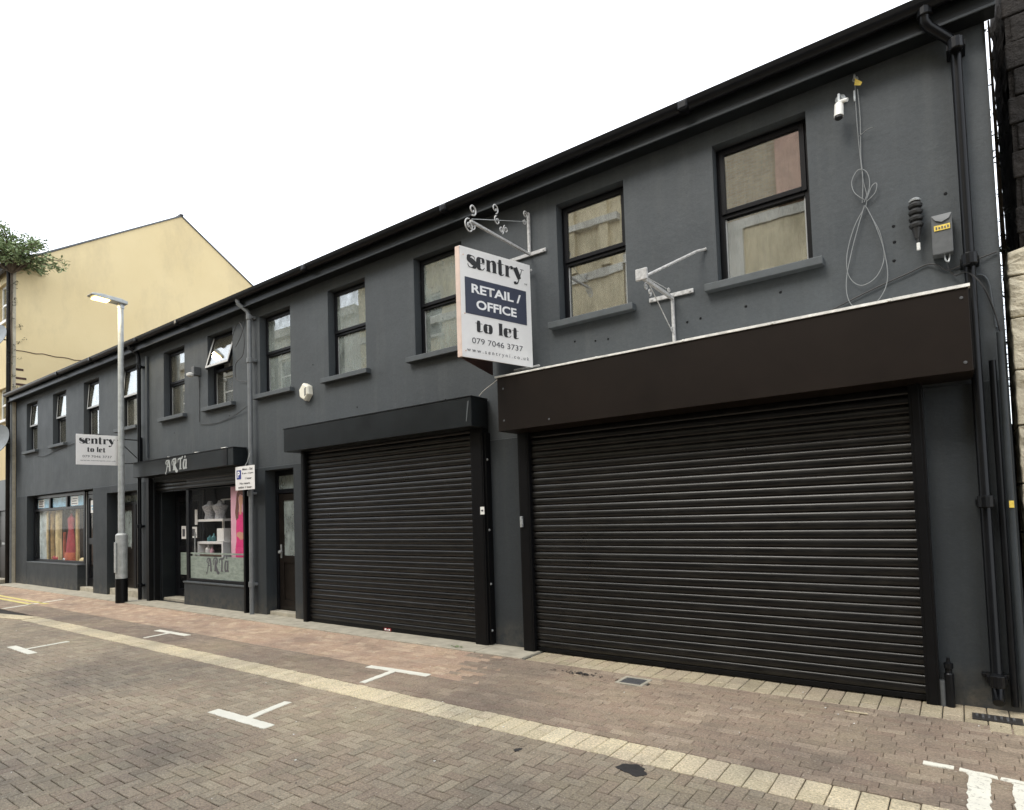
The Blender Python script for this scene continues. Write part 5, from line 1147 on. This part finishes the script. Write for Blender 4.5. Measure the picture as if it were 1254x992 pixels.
# ---------------------------------------------------------------- other side of the street (upper floors seen in the window glass)
def opposite(x0, x1, h, mat, name, label, fl):
    O = empty(name, ((x0+x1)/2, -4.3, 0), label, 'building'); y = -4.3; holes = []
    part(MB().box(x0, x1, -12, y-.25, 0, h), 'rear_block', mat, O)
    for zb in fl:
        x = x0+1.0
        while x < x1-1.6: holes.append((x, x+1.0, zb, zb+1.5)); x += 2.4
    xs = sorted({x0, x1, *[v for q in holes for v in q[:2]]}); zs = sorted({0, h, *[v for q in holes for v in q[2:]]}); mb = MB()
    for i in range(len(xs)-1):
        for k in range(len(zs)-1):
            cx, cz = (xs[i]+xs[i+1])/2, (zs[k]+zs[k+1])/2
            if any(q[0] < cx < q[1] and q[2] < cz < q[3] for q in holes): continue
            mb.box(xs[i], xs[i+1], y-.2, y, zs[k], zs[k+1])
    part(mb, 'wall', mat, O)
    for a, b, c, d in holes:
        w = part(MB().box(a, a+.07, y-.16, y-.1, c, d).box(b-.07, b, y-.16, y-.1, c, d).box(a+.07, b-.07, y-.16, y-.1, d-.07, d).box(a+.07, b-.07, y-.16, y-.1, c, c+.07).box(a+.07, b-.07, y-.16, y-.1, (c+d)/2-.03, (c+d)/2+.03), 'window', 'white_plastic', O)
        sub(MB().box(a+.07, b-.07, y-.14, y-.13, c+.07, d-.07), 'pane', 'opp_dark', w)
        part(MB().box(a-.1, b+.1, y+.001, y+.1, c-.1, c-.01), 'window_sill', 'opp_pale', O)
    part(MB().box(x0, x1, y+.001, y+.12, 3.35, 3.95), 'shop_fascia', 'fascia_black', O)  # unseen fascia and shopfronts, added dark so the shutter slats mirror black
    x = x0
    while x < x1-.3:
        w = min(3.4, x1-x); part(MB().box(x+.12, x+w-.12, y+.001, y+.05, .3, 3.3), 'shopfront', 'door_dark', O); part(MB().box(x-.1, x+.1, y+.001, y+.10, 0, 3.34), 'pilaster', 'fascia_black', O); x += w
    part(MB().box(x0, x1, y+.001, y+.22, h-.35, h), 'cornice', 'opp_pale', O)
    part(MB().box(x0, x1, y+.001, y+.08, h-3.6, h-3.35), 'string_course', 'opp_pale', O)
    return O
OB = opposite(-7.5, 6, 12.2, 'opp_brick', 'brick_building', 'buff brick building across the street, mirrored in the rightmost windows', (4.3,))
OS = opposite(-19, -7.52, 12.0, 'opp_sand', 'sand_building', 'sand rendered building across the street, mirrored in the middle windows', (4.4, 8.0))
opposite(-40, -19.02, 10.0, 'opp_pale', 'pale_building', 'pale rendered building across the street, mirrored in the left windows', (4.2, 7.2))
part(MB().box(-7.45, 5.9, -4.298, -4.27, 6.1, 8.58), 'render_panel', 'opp_sand', OB)
part(MB().box(-4.55, -4.15, -4.268, -4.15, 6.1, 8.58).box(-7.4, -7.0, -4.268, -4.15, 6.1, 8.58), 'pilaster', 'opp_pale', OB)
part(MB().box(-3.30, -1.7, -4.298, -4.20, 8.90, 11.84), 'plaster_bay', 'opp_red', OB)
part(MB().box(-9.3, -9.0, -4.298, -4.16, 8.7, 11.6).box(-8.2, -7.9, -4.298, -4.16, 8.7, 11.6), 'pilaster', 'opp_sand', OS)
part(MB().box(-9.8, -7.56, -4.298, -4.10, 9.9, 10.1), 'ledge', 'opp_pale', OS)
